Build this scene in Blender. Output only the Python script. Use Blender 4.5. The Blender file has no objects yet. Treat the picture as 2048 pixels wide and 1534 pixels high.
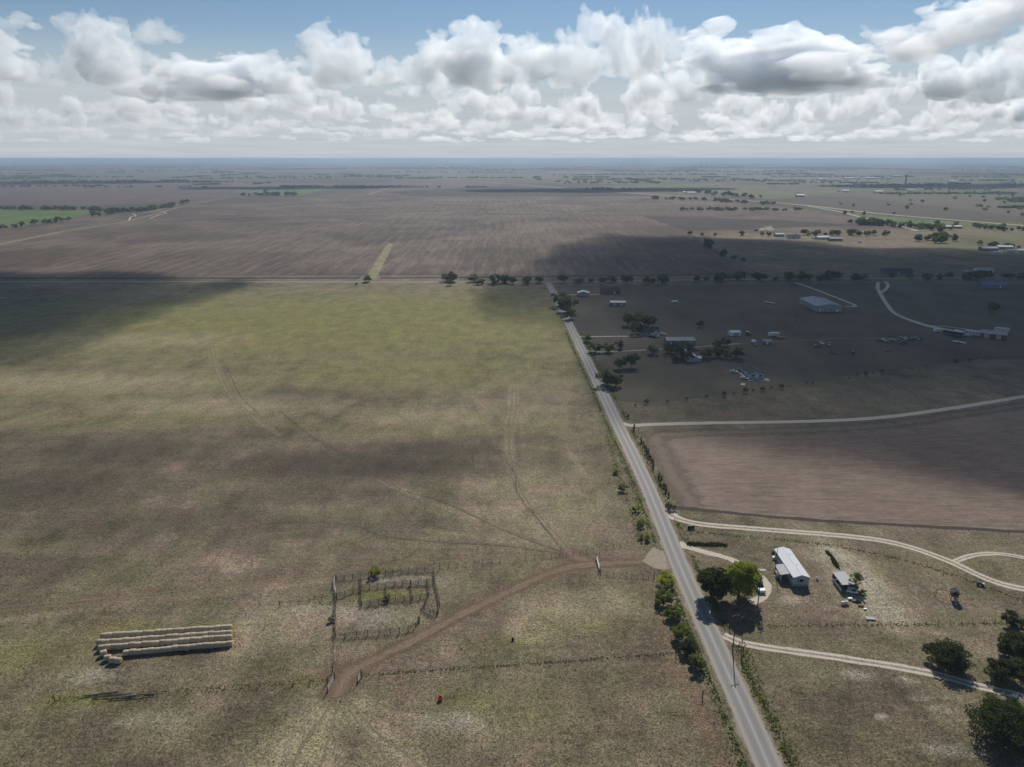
import bpy, bmesh, math, random
import numpy as np
from mathutils import Vector, Matrix

# ------------------------------------------------------------------ camera, sky, sun, exposure
sc = bpy.context.scene
C = sc.collection
sc.render.engine = 'CYCLES'
EYE = 120.0                                   # drone height in metres
FOC = 1420.0 / 2048.0
PITCH = math.atan(450.0 / 1420.0)
cam = bpy.data.cameras.new('camera'); cam_o = bpy.data.objects.new('camera', cam); C.objects.link(cam_o)
cam.sensor_width = 36; cam.lens = 36 * FOC; cam.clip_start = 1; cam.clip_end = 250000
cam_o.location = (0, 0, EYE); cam_o.rotation_euler = (math.pi / 2 - PITCH, 0, 0)
sc.camera = cam_o

AZ = math.radians(14); EL = math.radians(38)
SUN = Vector((math.sin(AZ) * math.cos(EL), math.cos(AZ) * math.cos(EL), math.sin(EL)))
world = bpy.data.worlds.new('World'); sc.world = world; world.use_nodes = True
wt = world.node_tree
bg = wt.nodes['Background']; bg.inputs[1].default_value = 0.065


def wmath(op, a, b=None):
    x = wt.nodes.new('ShaderNodeMath'); x.operation = op
    for i, q in enumerate((a, b)):
        if q is None: continue
        if isinstance(q, (int, float)): x.inputs[i].default_value = q
        else: wt.links.new(q, x.inputs[i])
    return x.outputs[0]


def build_sky():
    sky = wt.nodes.new('ShaderNodeTexSky'); sky.sky_type = 'NISHITA'; sky.sun_disc = False
    sky.sun_elevation = EL; sky.sun_rotation = AZ
    sky.altitude = 200; sky.air_density = 1.0; sky.dust_density = 0.05; sky.ozone_density = 3.0
    tc = wt.nodes.new('ShaderNodeTexCoord'); sep = wt.nodes.new('ShaderNodeSeparateXYZ')
    wt.links.new(tc.outputs['Generated'], sep.inputs[0])
    z = wmath('MAXIMUM', sep.outputs[2], 0.0)
    zz = wmath('ADD', z, 0.035)
    cb = wt.nodes.new('ShaderNodeCombineXYZ')
    wt.links.new(wmath('DIVIDE', sep.outputs[0], zz), cb.inputs[0])
    wt.links.new(wmath('DIVIDE', sep.outputs[1], zz), cb.inputs[1])
    no = wt.nodes.new('ShaderNodeTexNoise')
    no.inputs['Scale'].default_value = 0.5; no.inputs['Detail'].default_value = 5; no.inputs['Roughness'].default_value = 0.62
    wt.links.new(cb.outputs[0], no.inputs['Vector'])
    mr = wt.nodes.new('ShaderNodeMapRange'); mr.inputs[1].default_value = 0.33; mr.inputs[2].default_value = 0.68
    wt.links.new(no.outputs[0], mr.inputs[0])
    vc = wt.nodes.new('ShaderNodeMix'); vc.data_type = 'RGBA'
    vc.inputs[6].default_value = (7.5, 8.2, 8.8, 1); vc.inputs[7].default_value = (8.9, 9.55, 10.0, 1)
    wt.links.new(mr.outputs[0], vc.inputs[0])
    ve = wt.nodes.new('ShaderNodeMapRange'); ve.interpolation_type = 'SMOOTHSTEP'
    ve.inputs[1].default_value = 0.165; ve.inputs[2].default_value = 0.05
    wt.links.new(z, ve.inputs[0])
    mx = wt.nodes.new('ShaderNodeMix'); mx.data_type = 'RGBA'
    wt.links.new(ve.outputs[0], mx.inputs[0]); wt.links.new(sky.outputs[0], mx.inputs[6]); wt.links.new(vc.outputs[2], mx.inputs[7])
    wt.links.new(mx.outputs[2], bg.inputs[0])


build_sky()
sun = bpy.data.lights.new('sun', 'SUN'); sun.energy = 4.8; sun.angle = math.radians(0.5); sun.color = (1.0, 0.95, 0.87)
sun_o = bpy.data.objects.new('sun', sun); C.objects.link(sun_o)
sun_o.rotation_euler = (-SUN).to_track_quat('-Z', 'Y').to_euler()
vs = sc.view_settings
vs.view_transform = 'Standard'; vs.look = 'None'; vs.exposure = 0.0; vs.gamma = 1.0; vs.use_curve_mapping = False
cy = sc.cycles
cy.volume_bounces = 14; cy.max_bounces = 14; cy.diffuse_bounces = 2; cy.transparent_max_bounces = 24
cy.use_denoising = True

rnd = random.Random(11)
rng = np.random.RandomState(5)


# ------------------------------------------------------------------ survey: photo pixel -> metres on the land
def at(x, y, z=0.0):
    u = (x - 1024) / 1420.0; v = (y - 767) / 1420.0
    s, c = math.sin(PITCH), math.cos(PITCH)
    t = (EYE - z) / (s + v * c)
    return (u * t, (c - v * s) * t)


def ats(pts): return [at(*p) for p in pts]


# ------------------------------------------------------------------ node helpers
class NT:
    def __init__(s, name):
        s.m = bpy.data.materials.new(name); s.m.use_nodes = True; s.t = s.m.node_tree
        s.p = s.t.nodes['Principled BSDF']; s.out = s.t.nodes['Material Output']

    def node(s, typ, **kw):
        n = s.t.nodes.new(typ)
        for k, v in kw.items(): setattr(n, k, v)
        return n

    def put(s, v, sock):
        if isinstance(v, bpy.types.NodeSocket): s.t.links.new(v, sock)
        elif isinstance(v, (tuple, list)) and len(v) == 3 and sock.type == 'RGBA': sock.default_value = (*v, 1)
        else: sock.default_value = v

    def math(s, op, a, b=None, c=None, clamp=False):
        n = s.node('ShaderNodeMath', operation=op, use_clamp=clamp)
        for i, q in enumerate((a, b, c)):
            if q is not None: s.put(q, n.inputs[i])
        return n.outputs[0]

    def pos(s): return s.node('ShaderNodeNewGeometry').outputs['Position']

    def scale(s, vec, sx, sy, sz, rot=0.0):
        n = s.node('ShaderNodeMapping'); s.put(vec, n.inputs[0]); n.inputs['Scale'].default_value = (sx, sy, sz)
        n.inputs['Rotation'].default_value = (0, 0, rot)
        return n.outputs[0]

    def noise(s, vec, scale, detail=4, rough=0.55, dist=0.0):
        n = s.node('ShaderNodeTexNoise'); s.put(vec, n.inputs['Vector'])
        n.inputs['Scale'].default_value = scale; n.inputs['Detail'].default_value = detail
        n.inputs['Roughness'].default_value = rough; n.inputs['Distortion'].default_value = dist
        return n.outputs[0]

    def rng(s, v, a, b, c=0.0, d=1.0, smooth=True):
        n = s.node('ShaderNodeMapRange'); n.interpolation_type = 'SMOOTHSTEP' if smooth else 'LINEAR'
        s.put(v, n.inputs[0])
        for i, q in enumerate((a, b, c, d)): s.put(q, n.inputs[i + 1])
        return n.outputs[0]

    def mix(s, f, a, b, mode='MIX'):
        n = s.node('ShaderNodeMix', data_type='RGBA', blend_type=mode)
        s.put(f, n.inputs[0]); s.put(a, n.inputs[6]); s.put(b, n.inputs[7])
        return n.outputs[2]

    def ramp(s, f, stops):
        n = s.node('ShaderNodeValToRGB'); s.put(f, n.inputs[0]); e = n.color_ramp.elements
        while len(e) < len(stops): e.new(0.5)
        for q, (p, c) in zip(e, stops): q.position = p; q.color = (*c, 1)
        return n.outputs[0]

    def attr(s, name): return s.node('ShaderNodeAttribute', attribute_name=name).outputs['Fac']

    def bump(s, h, strength, dist):
        n = s.node('ShaderNodeBump'); s.put(h, n.inputs['Height']); n.inputs['Strength'].default_value = strength; n.inputs['Distance'].default_value = dist
        s.t.links.new(n.outputs[0], s.p.inputs['Normal'])

    def done(s, col, rough=0.9, alpha=None, metal=0.0, spec=0.2):
        s.put(col, s.p.inputs['Base Color']); s.put(rough, s.p.inputs['Roughness']); s.p.inputs['Metallic'].default_value = metal
        s.p.inputs['Specular IOR Level'].default_value = spec
        if alpha is not None: s.put(alpha, s.p.inputs['Alpha'])
        return s.m


def plain(name, col, rough=0.7, metal=0.0, spec=0.3, var=0.25, scale=1.5):
    n = NT(name)
    no = n.noise(n.node('ShaderNodeTexCoord').outputs['Object'], scale, 4, 0.6)
    lo = tuple(c * (1 - var) for c in col); hi = tuple(min(1, c * (1 + var)) for c in col)
    return n.done(n.mix(no, lo, hi), rough, None, metal, spec)


def ribbed(name, col, per_m=3.0, rough=0.5, metal=0.2, var=0.2):
    """painted sheet metal with standing ribs and streaky weathering"""
    n = NT(name); oc = n.node('ShaderNodeTexCoord').outputs['Object']
    st = n.noise(n.scale(oc, 1.2, 0.25, 0.25), 2.0, 4, 0.6)
    lo = tuple(c * (1 - var) for c in col); hi = tuple(min(1, c * (1 + var * 0.6)) for c in col)
    w = n.node('ShaderNodeTexWave', wave_type='BANDS', bands_direction='Y'); n.put(oc, w.inputs[0]); w.inputs['Scale'].default_value = per_m * 0.314
    n.bump(w.outputs[1], 0.5, 0.04)
    return n.done(n.mix(st, lo, hi), rough, None, metal, 0.3)


# ------------------------------------------------------------------ mesh helpers
def np_mesh(name, V, F, smooth=False):
    me = bpy.data.meshes.new(name)
    V = np.asarray(V, dtype=np.float32); F = np.asarray(F, dtype=np.int32); k = F.shape[1]
    me.vertices.add(len(V)); me.vertices.foreach_set('co', V.ravel())
    me.loops.add(F.size); me.loops.foreach_set('vertex_index', F.ravel())
    me.polygons.add(len(F)); me.polygons.foreach_set('loop_start', np.arange(len(F), dtype=np.int32) * k)
    me.update(calc_edges=True)
    if smooth: me.shade_smooth()
    return me


def link(name, me, parent=None, loc=(0, 0, 0), rz=0.0):
    o = bpy.data.objects.new(name, me); C.objects.link(o)
    o.location = loc; o.rotation_euler = (0, 0, rz)
    if parent: o.parent = parent
    return o


def tag(o, label=None, cat=None, group=None, kind=None):
    if label: o['label'] = label
    if cat: o['category'] = cat
    if group: o['group'] = group
    if kind: o['kind'] = kind
    return o


def empty(name, label, cat, loc, rz=0.0, group=None):
    return tag(link(name, None, None, loc, rz), label, cat, group)


class MB:
    """collects boxes, tubes and prisms into one mesh"""
    def __init__(s): s.v = []; s.f = []; s.mi = []; s.cur = 0

    def add(s, vs, fs):
        o = len(s.v); s.v += [tuple(v) for v in vs]
        for f in fs: s.f.append(tuple(i + o for i in f)); s.mi.append(s.cur)
        return s

    def box(s, x0, x1, y0, y1, z0, z1, taper=0.0):
        t = taper
        vs = [(x0, y0, z0), (x1, y0, z0), (x1, y1, z0), (x0, y1, z0),
              (x0 + t, y0 + t, z1), (x1 - t, y0 + t, z1), (x1 - t, y1 - t, z1), (x0 + t, y1 - t, z1)]
        return s.add(vs, [(3, 2, 1, 0), (4, 5, 6, 7), (0, 1, 5, 4), (1, 2, 6, 5), (2, 3, 7, 6), (3, 0, 4, 7)])

    def tube(s, pts, rad, seg=6, cap=True):
        pts = [Vector(p) for p in pts]; n = len(pts)
        if not isinstance(rad, (list, tuple)): rad = [rad] * n
        vs = []
        for i, p in enumerate(pts):
            d = (pts[min(i + 1, n - 1)] - pts[max(i - 1, 0)]).normalized()
            a = d.orthogonal().normalized() if abs(d.z) < 0.95 else Vector((1, 0, 0)); a = (a - d * a.dot(d)).normalized(); b = d.cross(a)
            for k in range(seg):
                q = 2 * math.pi * k / seg
                vs.append(p + (a * math.cos(q) + b * math.sin(q)) * rad[i])
        fs = [(i * seg + k, i * seg + (k + 1) % seg, (i + 1) * seg + (k + 1) % seg, (i + 1) * seg + k) for i in range(n - 1) for k in range(seg)]
        if cap: fs += [tuple(range(seg))[::-1], tuple((n - 1) * seg + k for k in range(seg))]
        return s.add(vs, fs)

    def prism(s, poly, a, b, axis='y'):
        """extrude a 2-D outline: poly in (x,z) along y, or in (y,z) along x"""
        n = len(poly)
        g = (lambda p, t: (p[0], t, p[1])) if axis == 'y' else (lambda p, t: (t, p[0], p[1]))
        vs = [g(p, a) for p in poly] + [g(p, b) for p in poly]
        fs = [tuple(range(n)), tuple(range(2 * n - 1, n - 1, -1))] + [(i, i + n, (i + 1) % n + n, (i + 1) % n) for i in range(n)]
        return s.add(vs, fs)

    def lathe(s, prof, seg=16, c=(0, 0, 0), axis='z'):
        vs = []
        for r, h in prof:
            for k in range(seg):
                q = 2 * math.pi * k / seg; x, y = r * math.cos(q), r * math.sin(q)
                p = (x, y, h) if axis == 'z' else ((h, x, y) if axis == 'x' else (x, h, y))
                vs.append((p[0] + c[0], p[1] + c[1], p[2] + c[2]))
        n = len(prof)
        fs = [(i * seg + k, i * seg + (k + 1) % seg, (i + 1) * seg + (k + 1) % seg, (i + 1) * seg + k) for i in range(n - 1) for k in range(seg)]
        fs += [tuple(range(seg))[::-1], tuple((n - 1) * seg + k for k in range(seg))]
        return s.add(vs, fs)

    def mesh(s, name, *mats, smooth=False):
        me = bpy.data.meshes.new(name); me.from_pydata(s.v, [], s.f)
        bm = bmesh.new(); bm.from_mesh(me); bmesh.ops.recalc_face_normals(bm, faces=bm.faces); bm.to_mesh(me); bm.free()
        for m in mats: me.materials.append(m)
        me.polygons.foreach_set('material_index', s.mi)
        if smooth: me.shade_smooth()
        me.update()
        return me

    def build(s, name, mat, parent=None, loc=(0, 0, 0), rz=0.0, smooth=False):
        return link(name, s.mesh(name, mat, smooth=smooth), parent, loc, rz)


def copy_tree(o, parent=None):
    c = o.copy(); C.objects.link(c); c.parent = parent
    for ch in list(o.children): copy_tree(ch, c)
    return c


def smooth_line(pts, step):
    """Catmull-Rom through the points, resampled"""
    P = [np.array(p, float) for p in pts]; P = [2 * P[0] - P[1]] + P + [2 * P[-1] - P[-2]]
    out = []
    for i in range(1, len(P) - 2):
        n = max(2, int(np.linalg.norm(P[i + 1] - P[i]) / step))
        for k in range(n):
            t = k / n
            out.append(0.5 * (2 * P[i] + (P[i + 1] - P[i - 1]) * t + (2 * P[i - 1] - 5 * P[i] + 4 * P[i + 1] - P[i + 2]) * t * t + (3 * P[i] - P[i - 1] - 3 * P[i + 1] + P[i + 2]) * t ** 3))
    out.append(P[-2])
    return out


def ribbon(name, pts, width, z, mat, step=4.0, wob=0.0, kind='structure', ends=None):
    L = smooth_line(pts, step); n = len(L); V = []; UV = []; acc = 0
    for i, p in enumerate(L):
        d = L[min(i + 1, n - 1)] - L[max(i - 1, 0)]; d = d / (np.linalg.norm(d) + 1e-9); nn = np.array((d[1], -d[0]))
        if i: acc += np.linalg.norm(p - L[i - 1])
        w = width(i / (n - 1)) if callable(width) else width
        for k, t in enumerate((-0.5, -0.17, 0.17, 0.5)):
            q = p + nn * w * (t + (rnd.uniform(-wob, wob) / w if abs(t) > 0.4 else 0))
            V.append((q[0], q[1], z)); UV.append((t + 0.5, acc))
    F = [(i * 4 + k, i * 4 + k + 1, i * 4 + k + 5, i * 4 + k + 4) for i in range(n - 1) for k in range(3)]
    me = bpy.data.meshes.new(name); me.from_pydata(V, [], F)
    uv = me.uv_layers.new(name='UVMap')
    lv = np.zeros(len(me.loops), np.int32); me.loops.foreach_get('vertex_index', lv)
    uv.data.foreach_set('uv', np.array(UV, np.float32)[lv].ravel())
    me.materials.append(mat)
    if me.polygons[0].normal.z < 0: me.flip_normals()
    return tag(link(name, me), kind=kind)


def sheet(name, poly, z, mat, step=25.0, wob=1.0, kind='structure'):
    """a field or apron laid on the land, its outline a little uneven"""
    pts = []
    for i, p in enumerate(poly):
        q = poly[(i + 1) % len(poly)]; L = math.hypot(q[0] - p[0], q[1] - p[1]); n = max(1, min(60, int(L / step)))
        for k in range(n):
            t = k / n; j = wob if k else 0
            pts.append((p[0] + (q[0] - p[0]) * t + rnd.uniform(-j, j), p[1] + (q[1] - p[1]) * t + rnd.uniform(-j, j), z))
    bm = bmesh.new(); vs = [bm.verts.new(p) for p in pts]; f = bm.faces.new(vs); bmesh.ops.triangulate(bm, faces=[f])
    bmesh.ops.recalc_face_normals(bm, faces=bm.faces)
    if sum(f.normal.z for f in bm.faces) < 0: bmesh.ops.reverse_faces(bm, faces=bm.faces)
    me = bpy.data.meshes.new(name); bm.to_mesh(me); bm.free(); me.materials.append(mat)
    return tag(link(name, me), kind=kind)



# ------------------------------------------------------------------ the land
def seg_dist(X, Y, pts):
    d = np.full(X.shape, 1e9)
    for (ax, ay), (bx, by) in zip(pts[:-1], pts[1:]):
        vx, vy = bx - ax, by - ay; L = vx * vx + vy * vy + 1e-9
        t = np.clip(((X - ax) * vx + (Y - ay) * vy) / L, 0, 1)
        d = np.minimum(d, np.hypot(X - ax - t * vx, Y - ay - t * vy))
    return d


def build_ground():
    def axis(a, near, step, grow, far):
        out = [near]; s = step
        while out[-1] < far: s *= grow; out.append(out[-1] + s)
        return out
    xp = list(np.arange(0, 170, 1.4)) + axis(0, 170, 1.4, 1.085, 75000)
    xs = np.array(sorted(set([-x for x in xp] + xp)))
    ys = list(np.arange(60, 330, 1.4)); s = 1.4
    while ys[-1] < 75000: s = max(s * 1.003, ys[-1] * 0.011 if ys[-1] > 400 else s); ys.append(ys[-1] + s)
    ys = np.array([-4000, -1500, -500, -150, -40, 10, 40] + ys)
    X, Y = np.meshgrid(xs, ys)
    nx, ny = len(xs), len(ys)
    V = np.stack([X.ravel(), Y.ravel(), np.zeros(X.size)], 1)
    i = np.arange(nx * ny).reshape(ny, nx)
    F = np.stack([i[:-1, :-1].ravel(), i[:-1, 1:].ravel(), i[1:, 1:].ravel(), i[1:, :-1].ravel()], 1)
    me = np_mesh('ground', V, F)
    x, y = X.ravel(), Y.ravel()
    A = {k: np.zeros(x.size) for k in ('green', 'straw', 'dirt', 'pale', 'dark')}
    near = (y > 55) & (y < 800) & (np.abs(x) < 500)
    xn, yn = x[near], y[near]

    def line(k, pts, hw, val, soft=1.5):
        d = seg_dist(xn, yn, [tuple(p) for p in smooth_line(ats(pts), 6)])
        A[k][near] = np.maximum(A[k][near], val * np.clip(1 - (d - hw) / soft, 0, 1))

    def blob(k, px, py, rx, ry, val, rot=0.0):
        cx, cyy = at(px, py); dx, dy = xn - cx, yn - cyy; c, s_ = math.cos(rot), math.sin(rot)
        q = ((dx * c + dy * s_) / rx) ** 2 + ((-dx * s_ + dy * c) / ry) ** 2
        A[k][near] = np.maximum(A[k][near], val * np.exp(-q ** 1.5))

    # the graded dirt track from the road apron past the pens to the gate
    line('dirt', [(1290, 1124), (1150, 1131), (1050, 1168), (950, 1215), (880, 1252), (800, 1295), (720, 1332), (690, 1352), (675, 1390)], 2.0, 1.0, 1.6)
    line('straw', [(900, 1242), (800, 1296), (710, 1336), (690, 1352)], 0.8, 0.75, 1.8)
    line('straw', [(675, 1392), (600, 1460), (530, 1540)], 1.5, 0.75, 5)
    line('straw', [(690, 1392), (760, 1470), (830, 1540)], 1.0, 0.6, 4)
    line('straw', [(665, 1392), (640, 1450), (632, 1540)], 2.5, 0.7, 5)
    line('dirt', [(675, 1340), (560, 1357), (480, 1365)], 0.6, 0.45, 2)
    for p in ([(0, 1213), (300, 1187), (670, 1143), (880, 1122), (1130, 1103)], [(0, 1206), (300, 1181), (640, 1141), (900, 1113), (1130, 1098)], [(0, 1226), (250, 1208), (660, 1156)], [(500, 1160), (800, 1128)]):
        line('dirt', p, 0.35, 0.62, 1.3)
    line('straw', [(0, 1242), (250, 1207), (660, 1160)], 0.4, 0.5, 2)
    blob('dirt', 1140, 1112, 7, 5, 0.95); blob('dirt', 1180, 1120, 9, 4, 0.6)
    for p in ([(1135, 1108), (1040, 1000), (1012, 890), (1022, 770)], [(1142, 1108), (1050, 1000), (1024, 890), (1034, 770)], [(1130, 1108), (1000, 1080), (850, 1060)],
              [(1150, 1105), (1120, 1010), (1085, 940)], [(1155, 1103), (1165, 1050), (1215, 1010), (1170, 950), (1130, 890)], [(1120, 1108), (950, 1040), (760, 960)], [(430, 690), (440, 760), (500, 830), (560, 870)]):
        line('straw', p, 0.35, 0.42, 1.6)
    for p in ([(1130, 1108), (1000, 1092), (760, 1072), (700, 1050), (560, 1045)], [(1125, 1105), (900, 1010), (760, 960), (700, 915), (600, 860), (560, 820)], [(1130, 1108), (1035, 985), (1030, 950), (970, 890)], [(430, 700), (480, 810)]):
        line('dark', p, 0.1, 0.5, 1.3)
    blob('straw', 1050, 1258, 6.5, 6, 1.0); blob('straw', 480, 1275, 5, 7, 1.0); blob('straw', 575, 1250, 14, 9, 0.7)
    blob('straw', 1120, 1215, 13, 8, 0.7); blob('straw', 1220, 1200, 10, 8, 0.55); blob('straw', 700, 1430, 12, 5, 0.4)
    blob('pale', 740, 1232, 13, 5, 0.62); blob('pale', 810, 1160, 14, 3, 0.5); blob('pale', 620, 1218, 9, 4, 0.5); blob('pale', 195, 1350, 8, 3.5, 0.5)
    blob('pale', 905, 1440, 9, 4, 0.55); blob('pale', 300, 1440, 9, 3, 0.35)
    blob('green', 780, 1190, 12, 2.6, 0.9); blob('green', 250, 1262, 12, 5, 0.75); blob('green', 80, 1310, 17, 9, 0.55); blob('green', 150, 1400, 12, 3, 0.6)
    blob('green', 640, 1360, 12, 3, 0.6); blob('green', 1000, 1420, 22, 8, 0.35); blob('green', 1150, 1250, 16, 5, 0.4); blob('green', 980, 1290, 14, 4, 0.35)
    blob('dirt', 1500, 1220, 10, 4, 0.45); blob('pale', 1585, 1200, 5, 2, 0.6); blob('dirt', 1700, 1240, 22, 6, 0.3); blob('dirt', 1850, 1130, 22, 7, 0.35); blob('dirt', 1640, 1105, 12, 5, 0.4)
    line('pale', [(1660, 1108), (1700, 1135), (1735, 1180), (1775, 1222)], 3.0, 0.72, 5.0)
    line('straw', [(1660, 1108), (1700, 1135), (1735, 1180), (1775, 1222)], 6, 0.7, 6)
    line('straw', [(1885, 1268), (1770, 1245), (1740, 1230)], 0.4, 0.5, 1.6)
    for q in ((1870, 1417, 1.6, 0.8), (1885, 1412, 1, .6), (1900, 1425, 1.3, .7), (1760, 1432, 1.5, .6), (1772, 1437, .9, .5), (1840, 1395, 3, 1.2), (1810, 1360, 4, 1.5), (1890, 1500, 5, 2), (1960, 1510, 4, 1.5), (1575, 1322, 2, 1.2), (1720, 1350, 5, 2)):
        blob('pale', q[0], q[1], q[2], q[3], 0.95 if q[2] < 2 else 0.55)
    line('dirt', [(1345, 1330), (1390, 1400), (1450, 1540)], 1.2, 0.95, 3)
    line('dirt', [(1300, 1160), (1310, 1200), (1330, 1250), (1345, 1300)], 0.8, 0.5, 2)
    line('dirt', [(690, 1345), (680, 1385)], 4.0, 0.9, 2.0)
    # the pasture: a yellow-green belt far off, brown tired grass nearer
    blob('green', 700, 640, 330, 140, 0.95); blob('green', 120, 770, 120, 30, 0.6); blob('green', 800, 740, 120, 45, 0.7); blob('green', 900, 850, 70, 30, 0.4); blob('green', 300, 830, 90, 24, 0.4); blob('green', 450, 760, 60, 30, 0.6)
    blob('straw', 160, 765, 90, 18, 0.55); blob('straw', 420, 810, 60, 16, 0.5); blob('straw', 300, 680, 70, 22, 0.4); blob('straw', 1060, 1010, 26, 34, 0.5); blob('straw', 950, 830, 60, 20, 0.35)
    for q in ((700, 930, 70, 17, 1.0), (860, 900, 40, 12, .9), (250, 905, 60, 20, .8), (120, 970, 45, 22, .85), (300, 1050, 60, 14, .6), (640, 990, 45, 10, .5), (480, 870, 40, 10, .5), (1000, 880, 26, 9, .6),
              (950, 990, 24, 8, .4), (60, 1130, 30, 7, .55), (600, 790, 60, 14, .35), (780, 1050, 30, 8, .3), (90, 880, 40, 9, .5)):
        blob('dark', *q)
    blob('dark', 1480, 770, 60, 25, 0.3); blob('dirt', 1650, 690, 55, 35, 0.45)
    for k, v in A.items():
        at_ = me.attributes.new(k, 'FLOAT', 'POINT'); at_.data.foreach_set('value', v.astype(np.float32))
    me.materials.append(ground_material())
    return tag(link('ground', me), kind='structure')


def ground_material():
    n = NT('pasture_land'); P = n.pos()
    big = n.noise(P, 0.013, 5, 0.6, 0.4); mid = n.noise(P, 0.075, 5, 0.62); fine = n.noise(P, 0.55, 4, 0.68); speck = n.noise(P, 2.1, 3, 0.7)
    tone = n.math('ADD', n.math('MULTIPLY', big, 0.45), n.math('ADD', n.math('MULTIPLY', mid, 0.33), n.math('MULTIPLY', fine, 0.22)))
    base = n.ramp(n.rng(tone, 0.32, 0.68), [(0.0, (0.070, 0.058, 0.040)), (0.28, (0.120, 0.100, 0.066)), (0.48, (0.158, 0.136, 0.090)), (0.68, (0.170, 0.134, 0.098)), (1.0, (0.275, 0.225, 0.165))])

    def over(col, key, c1, c2, lo=0.45, hi=0.78):
        t = n.math('ADD', n.math('MULTIPLY', mid, 0.5), n.math('ADD', n.math('MULTIPLY', fine, 0.35), n.math('MULTIPLY', speck, 0.25)))
        m = n.math('MULTIPLY', n.attr(key), n.rng(n.math('ADD', t, n.math('MULTIPLY', n.attr(key), 0.22)), lo, hi), clamp=True)
        return n.mix(m, col, n.mix(fine, c1, c2))
    col = over(base, 'green', (0.090, 0.096, 0.034), (0.245, 0.228, 0.082), 0.28, 0.72)
    col = over(col, 'dark', (0.058, 0.048, 0.037), (0.082, 0.067, 0.052), 0.08, 0.50)
    col = over(col, 'straw', (0.22, 0.182, 0.125), (0.40, 0.33, 0.225), 0.25, 0.60)
    col = over(col, 'dirt', (0.112, 0.080, 0.056), (0.205, 0.147, 0.104), 0.0, 0.42)
    col = over(col, 'pale', (0.22, 0.19, 0.155), (0.46, 0.42, 0.35), 0.40, 0.72)
    # patchwork of farms beyond the built fields
    sep = n.node('ShaderNodeSeparateXYZ'); n.put(P, sep.inputs[0])
    vo = n.node('ShaderNodeTexVoronoi', distance='CHEBYCHEV'); n.put(n.scale(P, 0.0016, 0.00105, 0.0, 0.06), vo.inputs['Vector']); vo.inputs['Scale'].default_value = 1.0; vo.inputs['Randomness'].default_value = 0.75
    sv = n.node('ShaderNodeSeparateColor'); n.put(vo.outputs['Color'], sv.inputs[0])
    farm = n.ramp(sv.outputs[0], [(0.0, (0.075, 0.062, 0.052)), (0.22, (0.125, 0.098, 0.078)), (0.42, (0.105, 0.110, 0.052)), (0.6, (0.150, 0.125, 0.088)), (0.8, (0.090, 0.115, 0.045)), (1.0, (0.19, 0.17, 0.105))])
    farm.node.color_ramp.interpolation = 'CONSTANT'
    farm = n.mix(n.noise(P, 0.006, 4, 0.6), n.mix(0.45, farm, (0.05, 0.045, 0.03)), n.mix(0.15, farm, (0.2, 0.18, 0.12)))
    col = n.mix(n.rng(sep.outputs[1], 1150.0, 1500.0), col, farm)
    # grain: tufts, with their shadows painted in as dark specks
    rough = n.noise(n.scale(P, 1.0, 0.6, 1.0), 0.09, 9, 0.80)
    spk2 = n.noise(P, 0.85, 3, 0.75); drag = n.noise(n.scale(P, 0.05, 0.42, 1.0, math.radians(-4)), 1.0, 5, 0.7)
    g = n.math('MULTIPLY', n.math('MULTIPLY', n.rng(speck, 0.32, 0.68, 0.40, 1.60, False), n.rng(spk2, 0.32, 0.68, 0.70, 1.30, False)), n.math('MULTIPLY', n.rng(rough, 0.34, 0.66, 0.66, 1.34, False), n.rng(drag, 0.34, 0.66, 0.90, 1.10, False)))
    hue = n.noise(P, 0.05, 7, 0.72)
    col = n.mix(n.rng(hue, 0.42, 0.62, 0.0, 0.5), col, n.mix(1.0, col, (0.95, 1.05, 0.74), 'MULTIPLY'))
    col = n.mix(n.rng(hue, 0.55, 0.36, 0.0, 0.6), col, n.mix(1.0, col, (1.08, 0.93, 0.95), 'MULTIPLY'))
    gc = n.node('ShaderNodeCombineColor'); [n.put(g, gc.inputs[i]) for i in range(3)]
    col = n.mix(1.0, col, gc.outputs[0], 'MULTIPLY')
    n.bump(n.math('ADD', n.math('MULTIPLY', speck, 0.6), fine), 0.75, 0.35)
    return n.done(col, 0.95, spec=0.1)


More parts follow.
